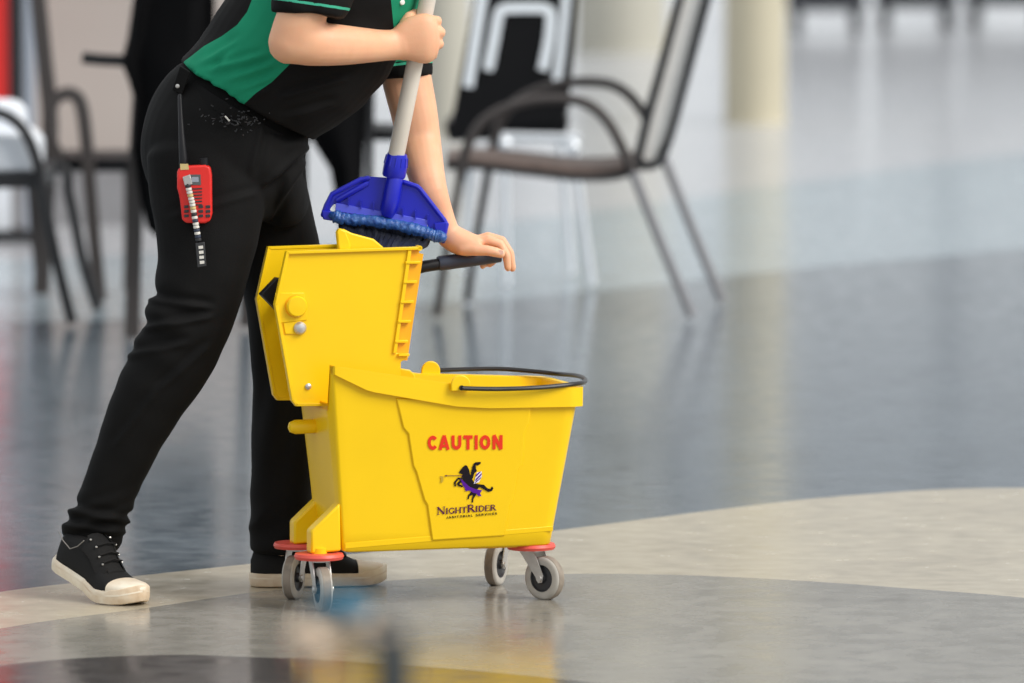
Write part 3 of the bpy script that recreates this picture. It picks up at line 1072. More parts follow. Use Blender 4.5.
# plain capitals drawn as strokes
def sans(tk):
    S = lambda p: stroke(p, tk)
    h = tk / 2
    return {
     'C': (.74, S(arc(.42, .5, .42 - h, .5 - h, 38, 322, 18))), 'O': (.86, S(arc(.43, .5, .43 - h, .5 - h, 0, 360, 24))),
     'A': (.86, S([(h * .8, 0), (.43, 1)]) + S([(.86 - h * .8, 0), (.43, 1)]) + stroke([(.2, .28), (.66, .28)], tk * .8)),
     'U': (.80, S([(h, 1), (h, .38)] + arc(.4, .4, .4 - h, .4 - h, 180, 360, 12) + [(.8 - h, 1)])),
     'T': (.74, S([(.37, 0), (.37, 1)]) + S([(0, 1 - h), (.74, 1 - h)])), 'I': (tk, S([(h, 0), (h, 1)])),
     'N': (.82, S([(h, 0), (h, 1)]) + S([(h, 1), (.82 - h, 0)]) + S([(.82 - h, 0), (.82 - h, 1)])),
     'J': (.55, S([(.55 - h, 1), (.55 - h, .3)] + arc(.27, .28, .28 - h, .28 - h, 0, -170, 8))),
     'R': (.78, S([(h, 0), (h, 1)]) + S([(h, 1 - h), (.42, 1 - h)] + arc(.42, .72, .3 - h * .4, .28 - h, 90, -90, 8) + [(h, .44)]) + S([(.4, .44), (.72, 0)])),
     'L': (.62, S([(h, 0), (h, 1)]) + S([(h, h), (.62, h)])), 'V': (.86, S([(h * .8, 1), (.43, 0)]) + S([(.86 - h * .8, 1), (.43, 0)])),
     'E': (.66, S([(h, 0), (h, 1)]) + S([(h, 1 - h), (.66, 1 - h)]) + S([(h, .5), (.6, .5)]) + S([(h, h), (.66, h)])),
     'S': (.68, S(arc(.34, .73, .3 - h * .2, .27 - h, 30, 270, 10) + arc(.34, .27, .32 - h * .2, .27 - h, 90, -150, 10))), ' ': (.5, [])}
def lettering(txt, x0, x1, base0, base1, hgt, tk, gap, name, material):
    G = sans(tk)
    tot = sum(G[c][0] for c in txt) + gap * (len(txt) - 1)
    cur, polys = 0.0, []
    for c in txt:
        for q in G[c][1]:
            polys.append(zz([(x0 + (x1 - x0) * (cur + x) / tot, base0 + (base1 - base0) * (cur + x) / tot - y * hgt) for x, y in q]))
        cur += G[c][0] + gap
    print_poly(polys, name, material)
lettering('CAUTION', 172, 637, 186, 182, 89, 0.25, 0.17, 'caution_lettering', M['red_print'])
lettering('JANITORIAL SERVICES', 287, 602, 613, 587, 14, 0.22, 0.30, 'janitorial_services_lettering', M['black_print'])
# rider emblem
horse = [(365, 325), (383, 300), (400, 283), (409, 280), (418, 286), (430, 310), (434, 335), (446, 362), (462, 393), (490, 398), (495, 415),
         (480, 430), (455, 428), (425, 408), (396, 384), (382, 352), (390, 334), (376, 334)]
tail = [(488, 398), (520, 402), (545, 425), (562, 428), (570, 411), (580, 422), (572, 440), (548, 446), (520, 430), (492, 414)]
fore1 = [(386, 360), (360, 356), (335, 386), (339, 412), (348, 414), (347, 390), (363, 369), (384, 374)]
fore2 = [(388, 370), (366, 380), (352, 396), (362, 410), (388, 418), (390, 408), (369, 399), (375, 390), (394, 388)]
hind1 = [(448, 428), (476, 436), (472, 466), (456, 490), (454, 514), (445, 511), (447, 486), (456, 460)]
hind2 = [(448, 440), (460, 450), (456, 464), (432, 470), (427, 492), (418, 492), (424, 465)]
rhead = arc(460, 295, 12, 15, 0, 350, 16)
plume = [(452, 288), (456, 272), (470, 262), (502, 260), (500, 272), (484, 282), (472, 280), (466, 292)]
arm = [(444, 306), (472, 302), (478, 318), (462, 330), (452, 364), (438, 362)]
print_poly([zz(q) for q in (horse, tail, fore1, fore2, hind1, hind2, rhead, plume, arm)], 'rider_emblem', M['black_print'], 0.0053)
cloth = [(374, 362), (395, 380), (430, 414), (470, 429), (510, 436), (497, 454), (506, 474), (484, 470), (474, 456), (455, 452), (432, 437), (408, 441), (402, 420), (390, 405), (383, 385)]
print_poly([zz(cloth)], 'emblem_purple_cloth', M['purple_print'], 0.0056)
print_poly([zz([(478, 325), (507, 319), (508, 350), (490, 386), (458, 397), (470, 352)])], 'emblem_shield', M['white_print'], 0.0056)
print_poly([zz(q) for q in ([(492, 322), (503, 320), (474, 352), (470, 350), (474, 338)], [(507, 328), (507, 340), (468, 382), (470, 366)], [(507, 350), (500, 364), (462, 396), (466, 386)])], 'emblem_stripes', M['purple_print'], 0.0059)
print_poly([zz(q) for q in ([(276, 346), (288, 340), (290, 344), (388, 344), (388, 348), (290, 348), (288, 352)],)], 'emblem_lance', M['plum_print'], 0.0056)
print_poly([zz(q) for q in ([(246, 347), (268, 350), (270, 372), (262, 390), (250, 386), (256, 368)],)], 'faded_mark', M['tan_print'], 0.0053)

# ================================================================== WRINGER
WN, WF = -0.062, 0.072
wr = thing('mop_wringer', 'yellow side-press mop wringer standing in the left end of the bucket', 'mop wringer', B0, YAW, world_parts=False)
def wobj(mb, name, material, parent=None, **kw):
    return under(mb.obj(name, material, None, **kw), parent if parent is not None else wr)
pan = [(286, 251), (409, 247), (394, 352), (409, 357), (401, 362), (401, 390), (331, 392), (332, 405), (296, 405.5), (292, 401), (274, 304)]
pan_uv = [bv(x, y, WN) for x, y in pan]
for v, dv in ((WN, 0.006), (WF - 0.006, 0.006)):
    wobj(MB().prism([Vector((p.x, v, p.z)) for p in pan_uv], (0, dv, 0)), 'side_panel', M['yellow'], bevel=0.0015)
    # raised edge along the outline
    ed = MB()
    vv = v if v < 0 else v + 0.006
    for chain in ([(331, 404.5), (296, 404.5), (292.5, 400), (275.5, 304), (287, 252.5), (420, 248)],):
        q = [bv(x, y, WN) for x, y in chain]
        cq = [Vector((p.x, vv, p.z)) for p in q]
        for i in range(len(cq) - 1):
            a, b = cq[i], cq[i + 1]
            L = (b - a).length
            ang = math.atan2(b.z - a.z, b.x - a.x)
            ed.box((a + b) / 2, (L + 0.004, 0.014, 0.006), Matrix.Rotation(-ang, 3, 'Y'))
    wobj(ed, 'edge_flange', M['yellow'], bevel=0.001)
# left end (slotted back) and top edge between the two sides
lt = [bv(286, 251, WN), bv(274, 304, WN), bv(294, 404, WN)]
inset = 0.03
# press plate inside, seen as a tongue above the top
tg = [bv(x, y, -0.05) for x, y in ((340, 230), (344, 229), (352, 233), (374, 239), (384, 247.5), (390, 300), (352, 320), (341, 250))]
wobj(MB().prism(tg, (0, 0.008, 0)), 'press_plate', M['yellow'], bevel=0.003)
wobj(MB().prism([bv(x, y, -0.054) for x, y in ((337, 232), (340, 228), (346, 231), (351, 245), (348, 262), (340, 262))], (0, 0.014, 0)), 'press_hook', M['yellow'], bevel=0.003)
# cross floor and far wall of the basket
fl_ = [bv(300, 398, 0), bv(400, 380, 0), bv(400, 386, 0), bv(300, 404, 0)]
wobj(MB().prism([Vector((p.x, WN + 0.004, p.z)) for p in fl_], (0, WF - WN - 0.008, 0)), 'basket_floor', M['yellow_shaded'])
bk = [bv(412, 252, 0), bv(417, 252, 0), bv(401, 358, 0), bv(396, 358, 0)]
wobj(MB().prism([Vector((p.x - 0.004, WN + 0.005, p.z)) for p in bk], (0, WF - WN - 0.010, 0)), 'basket_wall', M['yellow_shaded'])
# lower block that carries the basket in the bucket
lb = [bv(312, 404, 0), bv(400, 362, 0), bv(400, 420, 0), bv(312, 430, 0)]
# ladder of ribs on the right edge
for i, (y, xl, xr) in enumerate(((262.5, 405, 419.5), (282, 403, 416), (302, 400, 413), (321.5, 397.5, 410), (341.5, 394.5, 407), (355, 398, 408.5))):
    q = [bv(xl, y - 1.2, WN - 0.002), bv(xr + 0.6, y - 1.6, WN - 0.002), bv(xr, y + 1.2, WN - 0.002), bv(xl, y + 1.2, WN - 0.002)]
    wobj(MB().prism([Vector((p.x, WN - 0.007, p.z)) for p in q], (0, 0.02, 0)), 'rib', M['yellow'], bevel=0.0008)
q = [bv(407.5, 250, WN), bv(411, 250, WN), bv(396, 353, WN), bv(392.5, 353, WN)]
wobj(MB().prism([Vector((p.x, WN - 0.005, p.z)) for p in q], (0, 0.004, 0)), 'rib_backing', M['yellow'], bevel=0.0008)
q = [bv(408, 249, WN), bv(420, 249, WN), bv(404, 354, WN), bv(393, 354, WN)]
wobj(MB().prism([Vector((p.x, WN + 0.003, p.z)) for p in q], (0, 0.003, 0)), 'slot_strip', M['yellow_shaded'])
# small top right lip
q = bv(419, 248, WN)
wobj(MB().tube([Vector((q.x, WN - 0.007, q.z)), Vector((q.x, WN + 0.012, q.z))], 0.005, 14), 'corner_lip', M['yellow'])
# pivot boss, cap, bolt, rivet
bs = [bv(275, 293, WN), bv(304, 292.5, WN), bv(307, 320, WN), bv(280, 323, WN)]
wobj(MB().prism([Vector((p.x, WN - 0.003, p.z)) for p in bs], (0, 0.004, 0)), 'pivot_boss', M['yellow'], bevel=0.0012)
c = bv(295.5, 306, WN)
capb = MB().lathe([(0.0205, 0.0), (0.0205, 0.010), (0.018, 0.0135), (0.002, 0.0145)], (c.x, WN - 0.002, c.z), (0, -1, 0), 32)
wobj(capb, 'pivot_cap', M['yellow'])
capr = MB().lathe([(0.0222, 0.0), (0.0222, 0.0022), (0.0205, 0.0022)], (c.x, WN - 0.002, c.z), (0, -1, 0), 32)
wobj(capr, 'cap_shadow_ring', M['yellow_shaded'])
ar = [bv(283, 323, WN), bv(300, 321, WN), bv(305, 328, WN), bv(300, 334, WN), bv(285, 334, WN)]
wobj(MB().prism([Vector((p.x, WN - 0.003, p.z)) for p in ar], (0, 0.004, 0)), 'bolt_boss', M['yellow'], bevel=0.001)
c = bv(299.5, 328, WN)
wobj(MB().lathe([(0.0125, 0), (0.0125, 0.003), (0.009, 0.007), (0.002, 0.0085)], (c.x, WN - 0.003, c.z), (0, -1, 0), 24), 'bolt', M['steel'])
c = bv(308, 386.5, WN)
wobj(MB().lathe([(0.006, 0), (0.006, 0.003), (0.002, 0.005)], (c.x, WN, c.z), (0, -1, 0), 16), 'rivet', M['steel'])
# lever: shaft block between the sides, black bar on the far side, grip
vl = WF + 0.016
blk = [bv(259.5, 294, 0.0), bv(276, 277, 0.0), bv(300, 284, 0.0), bv(277, 312, 0.0)]
wobj(MB().prism([Vector((p.x, -0.011, p.z)) for p in blk], (0, 0.022, 0)), 'lever_block', M['black_plastic'], bevel=0.002)
c = bv(295.5, 306, WN)
lvg0, lvg1 = bv(424, 266.5, vl), bv(496, 255.5, vl)
lv = MB()
lv.tube([Vector((c.x, WN + 0.01, c.z)), Vector((c.x, vl, c.z))], 0.011, 16)
lv.tube([Vector((c.x, vl, c.z)), bv(360, 285, vl), lvg0, lvg1], 0.0118, 16)
lever = wobj(lv, 'lever', M['black_plastic'])
gr = MB()
g0, g1 = bv(438, 263.5, vl), bv(500, 256, vl)
gr.tube([g0, g0 + (g1 - g0) * 0.02, g0 + (g1 - g0) * 0.5, g1], [0.0135, 0.0148, 0.0142, 0.0125], 18, round_end=False)
wobj(gr, 'grip', M['navy_grip'], lever)
GRIP0, GRIP1 = BM @ g0, BM @ g1

# ================================================================== MOP
YM = 13.36
mp = thing('mop', 'blue clamp mop with pale pole, head resting on the yellow wringer', 'mop', (P(385, 240, YM).x, YM, 0))
pole0, pole1 = P(394, 166, YM - 0.01), P(427.5, 0, YM - 0.05)
pd = (pole1 - pole0)
pl = MB()
pl.tube([pole0, pole0 + pd * 0.5, pole1, pole0 + pd * 2.7], 0.0163, 24, round_end=True)
pole = pl.obj('pole', M['pole'], mp)
PD = pd.normalized()
col_ = MB()
a, b = P(393.5, 177, YM - 0.005), P(397.5, 153.5, YM - 0.01)
ab = b - a
col_.tube([a, a + ab * 0.08, a + ab * 0.45, a + ab * 0.9, b], [0.0215, 0.0232, 0.0232, 0.0205, 0.019], 28)
cobj = col_.obj('collar', M['blue'], mp)
for k in range(12):
    an = 2 * math.pi * k / 12
    e1_ = PD.cross(Vector((0, 1, 0))).normalized()
    e2_ = PD.cross(e1_)
    off = (e1_ * math.cos(an) + e2_ * math.sin(an)) * 0.0225
    MB().tube([a + ab * 0.5 + off, a + ab * 0.88 + off * 0.92], 0.0018, 6).obj('collar_rib', M['blue'], cobj)
nk = MB()
nk.tube([P(395, 176, YM - 0.01), P(391, 200, YM - 0.014), P(388.5, 210, YM - 0.012)], [0.0165, 0.0175, 0.0165], 20, round_end=True)
nk.obj('neck', M['blue'], mp)
plate = [(361, 178.5), (368, 176.5), (390, 178), (417, 185), (421, 188), (445, 219), (448, 223), (444, 243), (438, 241), (430, 232), (426, 221),
         (334, 204), (330, 209), (332, 218), (324, 218.5), (321, 214), (326, 204), (331, 193)]
fp = MB().prism([P(x, y, YM - 0.004) for x, y in plate], (0, 0.008, 0))
fp.obj('clamp_plate', M['blue'], mp, bevel=0.0015)
# raised border of the plate
bd = MB()
for ch in ([(361.5, 179), (332, 194), (326, 206), (323, 215)], [(368, 178), (361.5, 180)], [(404, 182), (417, 186.5), (420, 189), (444, 220), (446.5, 224), (443, 241)]):
    bd.tube([P(x, y, YM - 0.006) for x, y in ch], 0.0048, 8, round_end=True)
bd.obj('plate_border', M['blue'], mp)
bdi = MB().tube([P(366, 184, YM - 0.005), P(338, 200, YM - 0.006)], 0.006, 8, round_end=True)
bdi.obj('clamp_arm', M['blue'], mp)
for q in ([(321.5, 210), (333, 212), (332.5, 221), (323, 219.5)], [(434, 223), (447.5, 222), (445, 243), (437, 242)]):
    MB().prism([P(x, y, YM - 0.012) for x, y in q], (0, 0.03, 0)).obj('clamp_jaw', M['blue'], mp, bevel=0.002)
st = [(336, 203), (428, 220), (427, 227), (335, 211)]
MB().prism([P(x, y, YM - 0.010) for x, y in st], (0, 0.006, 0)).obj('clamp_ledge', M['blue_light'], mp, bevel=0.001)
for k, (x, y) in enumerate(((348.5, 199), (361, 202), (373.5, 204), (403, 210), (415.5, 212.5), (428, 216.5))):
    MB().prism([P(x - 0.5, y - 2, YM - 0.013), P(x + 0.5, y - 2, YM - 0.013), P(x + 0.3, y + 7, YM - 0.013), P(x - 0.6, y + 7, YM - 0.013)], (0, 0.008, 0)).obj('ledge_rib', M['blue'], mp)
# wet yarn roll
rl = MB()
rp = smoothcurve([(333, 215.5), (345, 219), (370, 221), (395, 225), (420, 231), (434, 235.5), (441, 237)], 22)
rad = []
pts = []
for i, (x, y) in enumerate(rp):
    t = i / (len(rp) - 1)
    pts.append(P(x, y, YM - 0.014))
    rad.append((0.0118 + 0.0025 * noise.noise((t * 9, 0, 3)) + 0.0006 * math.sin(t * 140)) * (0.75 if t < .03 else 1))
rl.tube(pts, rad, 26, round_end=True)
cen_ = [sum((Vector(rl.v[i * 26 + k]) for k in range(26)), Vector()) / 26 for i in range(len(rl.v) // 26)]
for i in range(len(rl.v)):
    v_ = Vector(rl.v[i])
    c_ = cen_[i // 26]
    rl.v[i] = tuple(c_ + (v_ - c_) * (1 + 0.16 * noise.noise(v_ * 130) + 0.12 * noise.noise(v_ * 260)))
rl.obj('yarn_roll', M['mop_blue'], mp, smooth=60)
# dark strands hanging into the wringer
for k in range(84):
    t = (k // 2 + 0.5) / 42
    x = 341 + t * 88
    y = 219 + t * 15.5
    yy = YM + (-0.014 if k % 2 else 0.008) + random.uniform(-0.005, 0.005)
    x2 = 350 + t * 46 + random.uniform(-4, 4)
    e_ = BM @ bv(x2, 300 + random.uniform(0, 30), random.uniform(-0.035, 0.01))
    m_ = BM @ bv(x * 0.5 + x2 * 0.5, 256, -0.01 + random.uniform(-0.02, 0.02))
    pts_ = [tuple(P(x, y, yy)), tuple(P(x * .9 + x2 * .1 + random.uniform(-2, 2), y + 10, yy)), tuple(m_), tuple(e_)]
    MB().tube([Vector(p) for p in smoothcurve(pts_, 4)], random.uniform(0.0055, 0.0075), 6).obj('yarn_strand', M['mop_dark'], mp)

# ================================================================== CLEANER
YC = 13.40
tr = MB()
# pelvis
limb(tr, [(284, 128, YC, 24, 0.12), (284, 165, YC + 0.02, 22, 0.12), (284, 205, YC + 0.05, 26, 0.09)], n=24)
limb(tr, [(250, 92, YC, 60, 0.135), (236, 112, YC, 77, 0.155), (225, 140, YC, 84, 0.168), (221, 168, YC, 80, 0.168), (222, 196, YC, 66, 0.15)], ends=(0.0, 0.5), n=32)
# near leg
limb(tr, [(203, 150, YC - 0.085, 58, 0.085), (207, 190, YC - 0.095, 58, 0.09), (207, 230, YC - 0.105, 53, 0.088), (202, 275, YC - 0.115, 45, 0.08), (193, 315, YC - 0.12, 42.5, 0.076),
          (174, 358, YC - 0.115, 40.5, 0.072), (150, 398, YC - 0.105, 37, 0.068), (129, 441, YC - 0.09, 31, 0.062), (112, 483, YC - 0.075, 28, 0.057), (101, 512, YC - 0.068, 27, 0.054), (94, 534, YC - 0.062, 29, 0.052), (91, 543, YC - 0.06, 28, 0.05)],
     ends=(0.4, 0.05), n=30)
# far leg
limb(tr, [(240, 150, YC + 0.08, 58, 0.085), (256, 190, YC + 0.085, 52, 0.088), (272, 230, YC + 0.09, 45, 0.085), (282, 275, YC + 0.095, 42, 0.078), (290, 320, YC + 0.1, 42, 0.074),
          (291, 365, YC + 0.1, 39, 0.068), (288, 410, YC + 0.1, 37.5, 0.066), (284, 460, YC + 0.1, 34.5, 0.062), (281, 510, YC + 0.1, 30, 0.056), (279, 552, YC + 0.1, 28, 0.053)],
     ends=(0.4, 0.05), n=30)
tme = remeshed(tr, 'trousers', 0.0048, 8)
def bump_vec(me, fn):
    ns = [v.normal.copy() for v in me.vertices]
    for v, nn in zip(me.vertices, ns):
        v.co = v.co + nn * fn(v.co, nn)
def crease(x, y, segs, w=3.2):
    f = 0.0
    for x1, y1, x2, y2, a in segs:
        dx, dy = x2 - x1, y2 - y1
        L2 = dx * dx + dy * dy
        t = ((x - x1) * dx + (y - y1) * dy) / L2
        e = 1.0 if 0 <= t <= 1 else math.exp(-((max(-t, t - 1) * math.sqrt(L2)) / 8) ** 2)
        d = ((x - x1) * dy - (y - y1) * dx) / math.sqrt(L2)
        f += a * e * (math.exp(-(d / w) ** 2) - 0.8 * math.exp(-((d - 2.1 * w) / (w * 1.3)) ** 2))
    return f
TCR = [(304, 150, 268, 180, .007), (302, 165, 272, 212, .006), (262, 128, 252, 165, .004), (152, 300, 205, 308, .006), (152, 328, 205, 318, .007), (132, 356, 180, 345, .005),
       (165, 385, 205, 350, .004), (76, 512, 124, 520, .006), (70, 526, 122, 532, .006), (120, 440, 150, 400, .003), (178, 215, 250, 195, .003)]
SCR = [(192, 76, 255, 58, .006), (206, 88, 268, 66, .006), (222, 99, 270, 78, .005), (200, 66, 232, 45, .004), (232, 104, 262, 92, .004), (205, 79, 226, 60, .004), (290, 95, 340, 80, .005), (280, 120, 330, 105, .004)]

def trouser_fold(co, nn):
    x, y = proj(co)
    f = 0.004 * noise.noise((co.x * 6, co.y * 6, co.z * 9))
    f += 0.002 * noise.noise((co.x * 14 + co.z * 10, co.y * 9, co.z * 18 + 5))
    r = noise.noise((co.x * 9 + co.z * 5, co.y * 5, co.z * 14 - co.x * 8))
    ridge = (1 - abs(r) * 2.2)
    if co.y < YC:
        f += crease(x, y, TCR)
        h = math.exp(-((y - 520) / 22) ** 2)
        k = math.exp(-((y - 318) / 40) ** 2) * max(0.0, min(1.0, (200 - x) / 40))
        c = math.exp(-((y - 165) / 45) ** 2) * max(0.0, min(1.0, (x - 235) / 40))
        f += (0.006 * h + 0.006 * k + 0.004 * c) * ridge
        f += h * 0.003 * math.sin((y + 0.35 * x) * 0.4)
        f += k * 0.006 * math.sin((y - 0.6 * x) * 0.15)
    else:
        f += 0.005 * math.exp(-((y - 525) / 30) ** 2) * ridge
        f += 0.004 * math.exp(-((y - 400) / 70) ** 2) * math.sin((y * 0.3 + x * 1.5) * 0.12)
    return f
bump_vec(tme, trouser_fold)
tme.materials.append(M['trouser'])

# ---- body (arms, hands, core, neck, head) as one surface
bd = MB()
limb(bd, [(248, 110, YC, 45, 0.10), (262, 60, YC, 50, 0.11), (300, 10, YC, 52, 0.115), (340, -40, YC, 48, 0.12), (365, -68, YC, 36, 0.10)], n=20)
limb(bd, [(372, -62, YC, 24, 0.045), (398, -92, YC, 22, 0.043)], n=18)
# head, turned down
hc_ = P(425, -122, YC)
def blob(mb, c, rx, ry, rz, n=20, m=12):
    rings = []
    for i in range(1, m):
        a = math.pi * i / m
        rings.append([c + Vector((rx * math.sin(a) * math.cos(2 * math.pi * k / n), ry * math.sin(a) * math.sin(2 * math.pi * k / n), rz * math.cos(a))) for k in range(n)])
    mb.loft(rings)
blob(bd, hc_, 0.092, 0.072, 0.105)
blob(bd, hc_ + Vector((0.03, 0, -0.06)), 0.055, 0.052, 0.06)
bd.tube([hc_ + Vector((0.080, 0, 0.0)), hc_ + Vector((0.092, 0, -0.028))], [0.007, 0.011], 10, round_end=True)
for s in (-1, 1):
    blob(bd, hc_ + Vector((-0.01, s * 0.072, -0.01)), 0.02, 0.01, 0.03, 10, 6)
# hips and legs inside the trousers
limb(bd, [(236, 120, YC, 50, 0.11), (224, 180, YC, 48, 0.11)], n=18)
limb(bd, [(210, 170, YC - 0.09, 36, 0.06), (200, 280, YC - 0.11, 28, 0.05), (170, 362, YC - 0.11, 24, 0.045), (112, 483, YC - 0.075, 16, 0.032), (96, 540, YC - 0.062, 15, 0.03)], n=18)
limb(bd, [(245, 170, YC + 0.085, 36, 0.06), (282, 290, YC + 0.095, 28, 0.05), (289, 380, YC + 0.1, 24, 0.045), (281, 510, YC + 0.1, 16, 0.032), (280, 560, YC + 0.1, 15, 0.03)], n=18)
# near arm
YA = 13.13
limb(bd, [(352, -62, YC - 0.14, 27, 0.05), (330, -30, YC - 0.2, 26, 0.048), (305, 5, YA + 0.02, 25, 0.045)], n=20)
def pole_at(py):
    t = (py - 166) / (0 - 166)
    return pole0 + pd * t
YP = pole_at(38).y
hy = YP - 0.038
limb(bd, [(313, -8, YA + 0.02, 24, 0.045), (302, 14, YA, 24.5, 0.045), (293, 36, YA, 23.5, 0.043)], n=20, ends=(0.3, 0.6))
blob(bd, P(290, 42, YA), 0.0435, 0.042, 0.0435)
blob(bd, P(299, 35, YA), 0.046, 0.0435, 0.046)
blob(bd, P(306, 40, YA + 0.005), 0.045, 0.0435, 0.045)
limb(bd, [(291, 41, YA, 23, 0.042), (312, 43.5, YA + 0.01, 22.5, 0.042), (340, 45, YA + 0.05, 20.5, 0.039), (370, 45.5, hy - 0.03, 17.2, 0.033), (392, 45, hy - 0.004, 15.4, 0.026), (406, 43, hy, 17.5, 0.022)], n=20, ends=(0.55, 0.2))
# near fist round the pole
limb(bd, [(398, 44, hy, 16.5, 0.022), (412, 40, hy, 23, 0.021), (424, 38.5, hy, 25.5, 0.020), (431, 38, hy + 0.003, 24, 0.018)], n=22, ends=(0.2, 0.35))
for i, y in enumerate((20.5, 32, 43.5, 54.5)):
    xo = (0.5, 4, 2.5, -3.5)[i]
    r = (0.0108, 0.0112, 0.0108, 0.0098)[i]
    bd.tube([P(418 + xo, y + 1, hy), P(430 + xo, y, hy + 0.002), P(436.5 + xo, y + 0.5, hy + 0.018), P(435.5 + xo, y + 1, hy + 0.044), P(427 + xo, y + 2, YP + 0.031), P(414 + xo, y + 2.5, YP + 0.031), P(406 + xo, y + 2.5, YP + 0.016)],
            [r * .9, r * 1.05, r * 1.0, r, r * .95, r * .9, r * .8], 12, round_end=True)
bd.tube([P(400, 36, hy + 0.004), P(405, 25, hy + 0.010), P(409, 17.5, hy + 0.02), P(415, 14, YP + 0.006), P(422, 16, YP + 0.026)], [0.014, 0.0132, 0.0122, 0.011, 0.0095], 12, round_end=True)
# far arm
YF_ = 13.47
gmid = GRIP0 + (GRIP1 - GRIP0) * 0.45
limb(bd, [(368, -60, YC + 0.14, 27, 0.05), (388, -10, YF_ + 0.04, 27, 0.05), (400, 40, YF_ + 0.04, 26, 0.048), (407, 80, YF_ + 0.03, 25, 0.046), (414, 112, YF_ + 0.02, 23.5, 0.044), (420, 145, YF_ + 0.01, 21.5, 0.041),
           (429, 185, gmid.y, 17.5, 0.034), (440, 215, gmid.y - 0.005, 13.8, 0.027), (448, 236, gmid.y - 0.005, 12.8, 0.026)], n=22, ends=(0.4, 0.5))
GY = gmid.y
# far hand: back of the hand, thumb along the near side, fingers folding over the grip end
limb(bd, [(447, 234, GY - 0.004, 13, 0.026), (457, 240.5, GY - 0.003, 13.5, 0.034), (468, 244, GY, 12.5, 0.039), (478, 244.5, GY + 0.002, 9.5, 0.040)], n=22, ends=(0.4, 0.3))
bd.tube([P(462, 249, GY - 0.026), P(476, 250, GY - 0.034), P(488, 250.5, GY - 0.036), P(497, 252.5, GY - 0.035), P(501, 254, GY - 0.034)], [0.0135, 0.0122, 0.0108, 0.0102, 0.0088], 12, round_end=True)
bd.tube([P(474, 243, GY - 0.012), P(488, 240, GY - 0.014), P(500, 244, GY - 0.014), P(506.5, 255, GY - 0.014), P(508, 268, GY - 0.013)], [0.011, 0.0108, 0.0098, 0.009, 0.0076], 12, round_end=True)
bd.tube([P(474, 242, GY + 0.010), P(488, 237, GY + 0.010), P(502, 240.5, GY + 0.011), P(510, 253, GY + 0.012), P(512.5, 268.5, GY + 0.011)], [0.011, 0.011, 0.0098, 0.009, 0.0076], 12, round_end=True)
bd.tube([P(474, 243, GY + 0.030), P(486, 240, GY + 0.033), P(496, 248, GY + 0.033), P(497, 258, GY + 0.03), P(490, 264, GY + 0.022)], [0.0105, 0.010, 0.009, 0.0082, 0.0075], 12, round_end=True)
bd.tube([P(468, 245, GY + 0.046), P(478, 246, GY + 0.05), P(486, 254, GY + 0.046), P(485.5, 262, GY + 0.034), P(482.5, 266, GY + 0.018)], [0.0095, 0.009, 0.008, 0.0074, 0.0068], 12, round_end=True)
bme = remeshed(bd, 'person', 0.0025, 11, 0.5)
# ease the inside of the bent elbow
bme_b = bmesh.new()
bme_b.from_mesh(bme)
elb = []
for v in bme_b.verts:
    if v.co.y < YA + 0.09:
        x, y = proj(v.co)
        if math.hypot(x - 298, y - 32) < 34:
            elb.append(v)
for _ in range(45):
    bmesh.ops.smooth_vert(bme_b, verts=elb, factor=0.5, use_axis_x=True, use_axis_y=True, use_axis_z=True)
bme_b.to_mesh(bme)
bme_b.free()
for p_ in bme.polygons:
    p_.use_smooth = True
bme.materials.append(M['skin'])
person = bpy.data.objects.new('person', bme)
COL.objects.link(person)
tag(person, 'cleaner in black and green polo shirt and black trousers bending over the mop bucket', 'person')
to_ = bpy.data.objects.new('trousers', tme)
COL.objects.link(to_)
to_.parent = person
# nails
MB().loft([[P(500.2 + dx * 3.2, 252.4 + dy * 2.4, GY - 0.0445 + 0.0015 * (dx * dx + dy * dy)) for dx, dy in [(math.cos(2 * math.pi * k / 12), math.sin(2 * math.pi * k / 12)) for k in range(12)]],
           [P(500.2 + dx * 3.4, 252.4 + dy * 2.6, GY - 0.041) for dx, dy in [(math.cos(2 * math.pi * k / 12), math.sin(2 * math.pi * k / 12)) for k in range(12)]]]).obj('thumbnail', M['nail'], person)
# hair and eyes (above the frame)
hm = MB()
blob(hm, hc_ + Vector((-0.022, 0, 0.022)), 0.092, 0.082, 0.108)
blob(hm, hc_ + Vector((-0.115, 0, 0.06)), 0.045, 0.045, 0.045)
hme = remeshed(hm, 'hair', 0.006, 4)
hme.materials.append(M['hair'])
ho = bpy.data.objects.new('hair', hme)
COL.objects.link(ho)
ho.parent = person
for s in (-1, 1):
    e = MB()
    blob(e, hc_ + Vector((0.078, s * 0.03, -0.0)), 0.010, 0.012, 0.007, 12, 8)
    e.obj('eye', M['black_plastic'], person)
mo = MB()
blob(mo, hc_ + Vector((0.079, 0, -0.075)), 0.006, 0.020, 0.005, 12, 8)
mo.obj('mouth', M['lip'], person)

# ---- polo shirt
sh = MB()
sh_rows = [((181, 60), (314, 140), 0.168), ((191, 48), (337, 127), 0.178), ((203, 33), (362, 107), 0.182), ((222, 5), (388, 74), 0.182), ((245, -30), (410, 28), 0.18),
           ((275, -65), (424, -12), 0.178), ((310, -92), (424, -48), 0.16), ((350, -104), (416, -72), 0.09)]
def shirt_rows(rows):
    out = []
    flat = smoothcurve([(a[0], a[1], b[0], b[1], d) for a, b, d in rows], 4)
    for ax_, ay, bx_, by, d in flat:
        A, B_ = P(ax_, ay, YC), P(bx_, by, YC)
        c, h = (A + B_) / 2, (B_ - A) / 2
        ring = []
        for k in range(36):
            ph = 2 * math.pi * k / 36
            cs, sn = math.cos(ph), math.sin(ph)
            cs = math.copysign(abs(cs) ** 0.85, cs)
            sn = math.copysign(abs(sn) ** 0.85, sn)
            ring.append(c + h * cs + Vector((0, d * sn, 0)))
        out.append(ring)
    return out
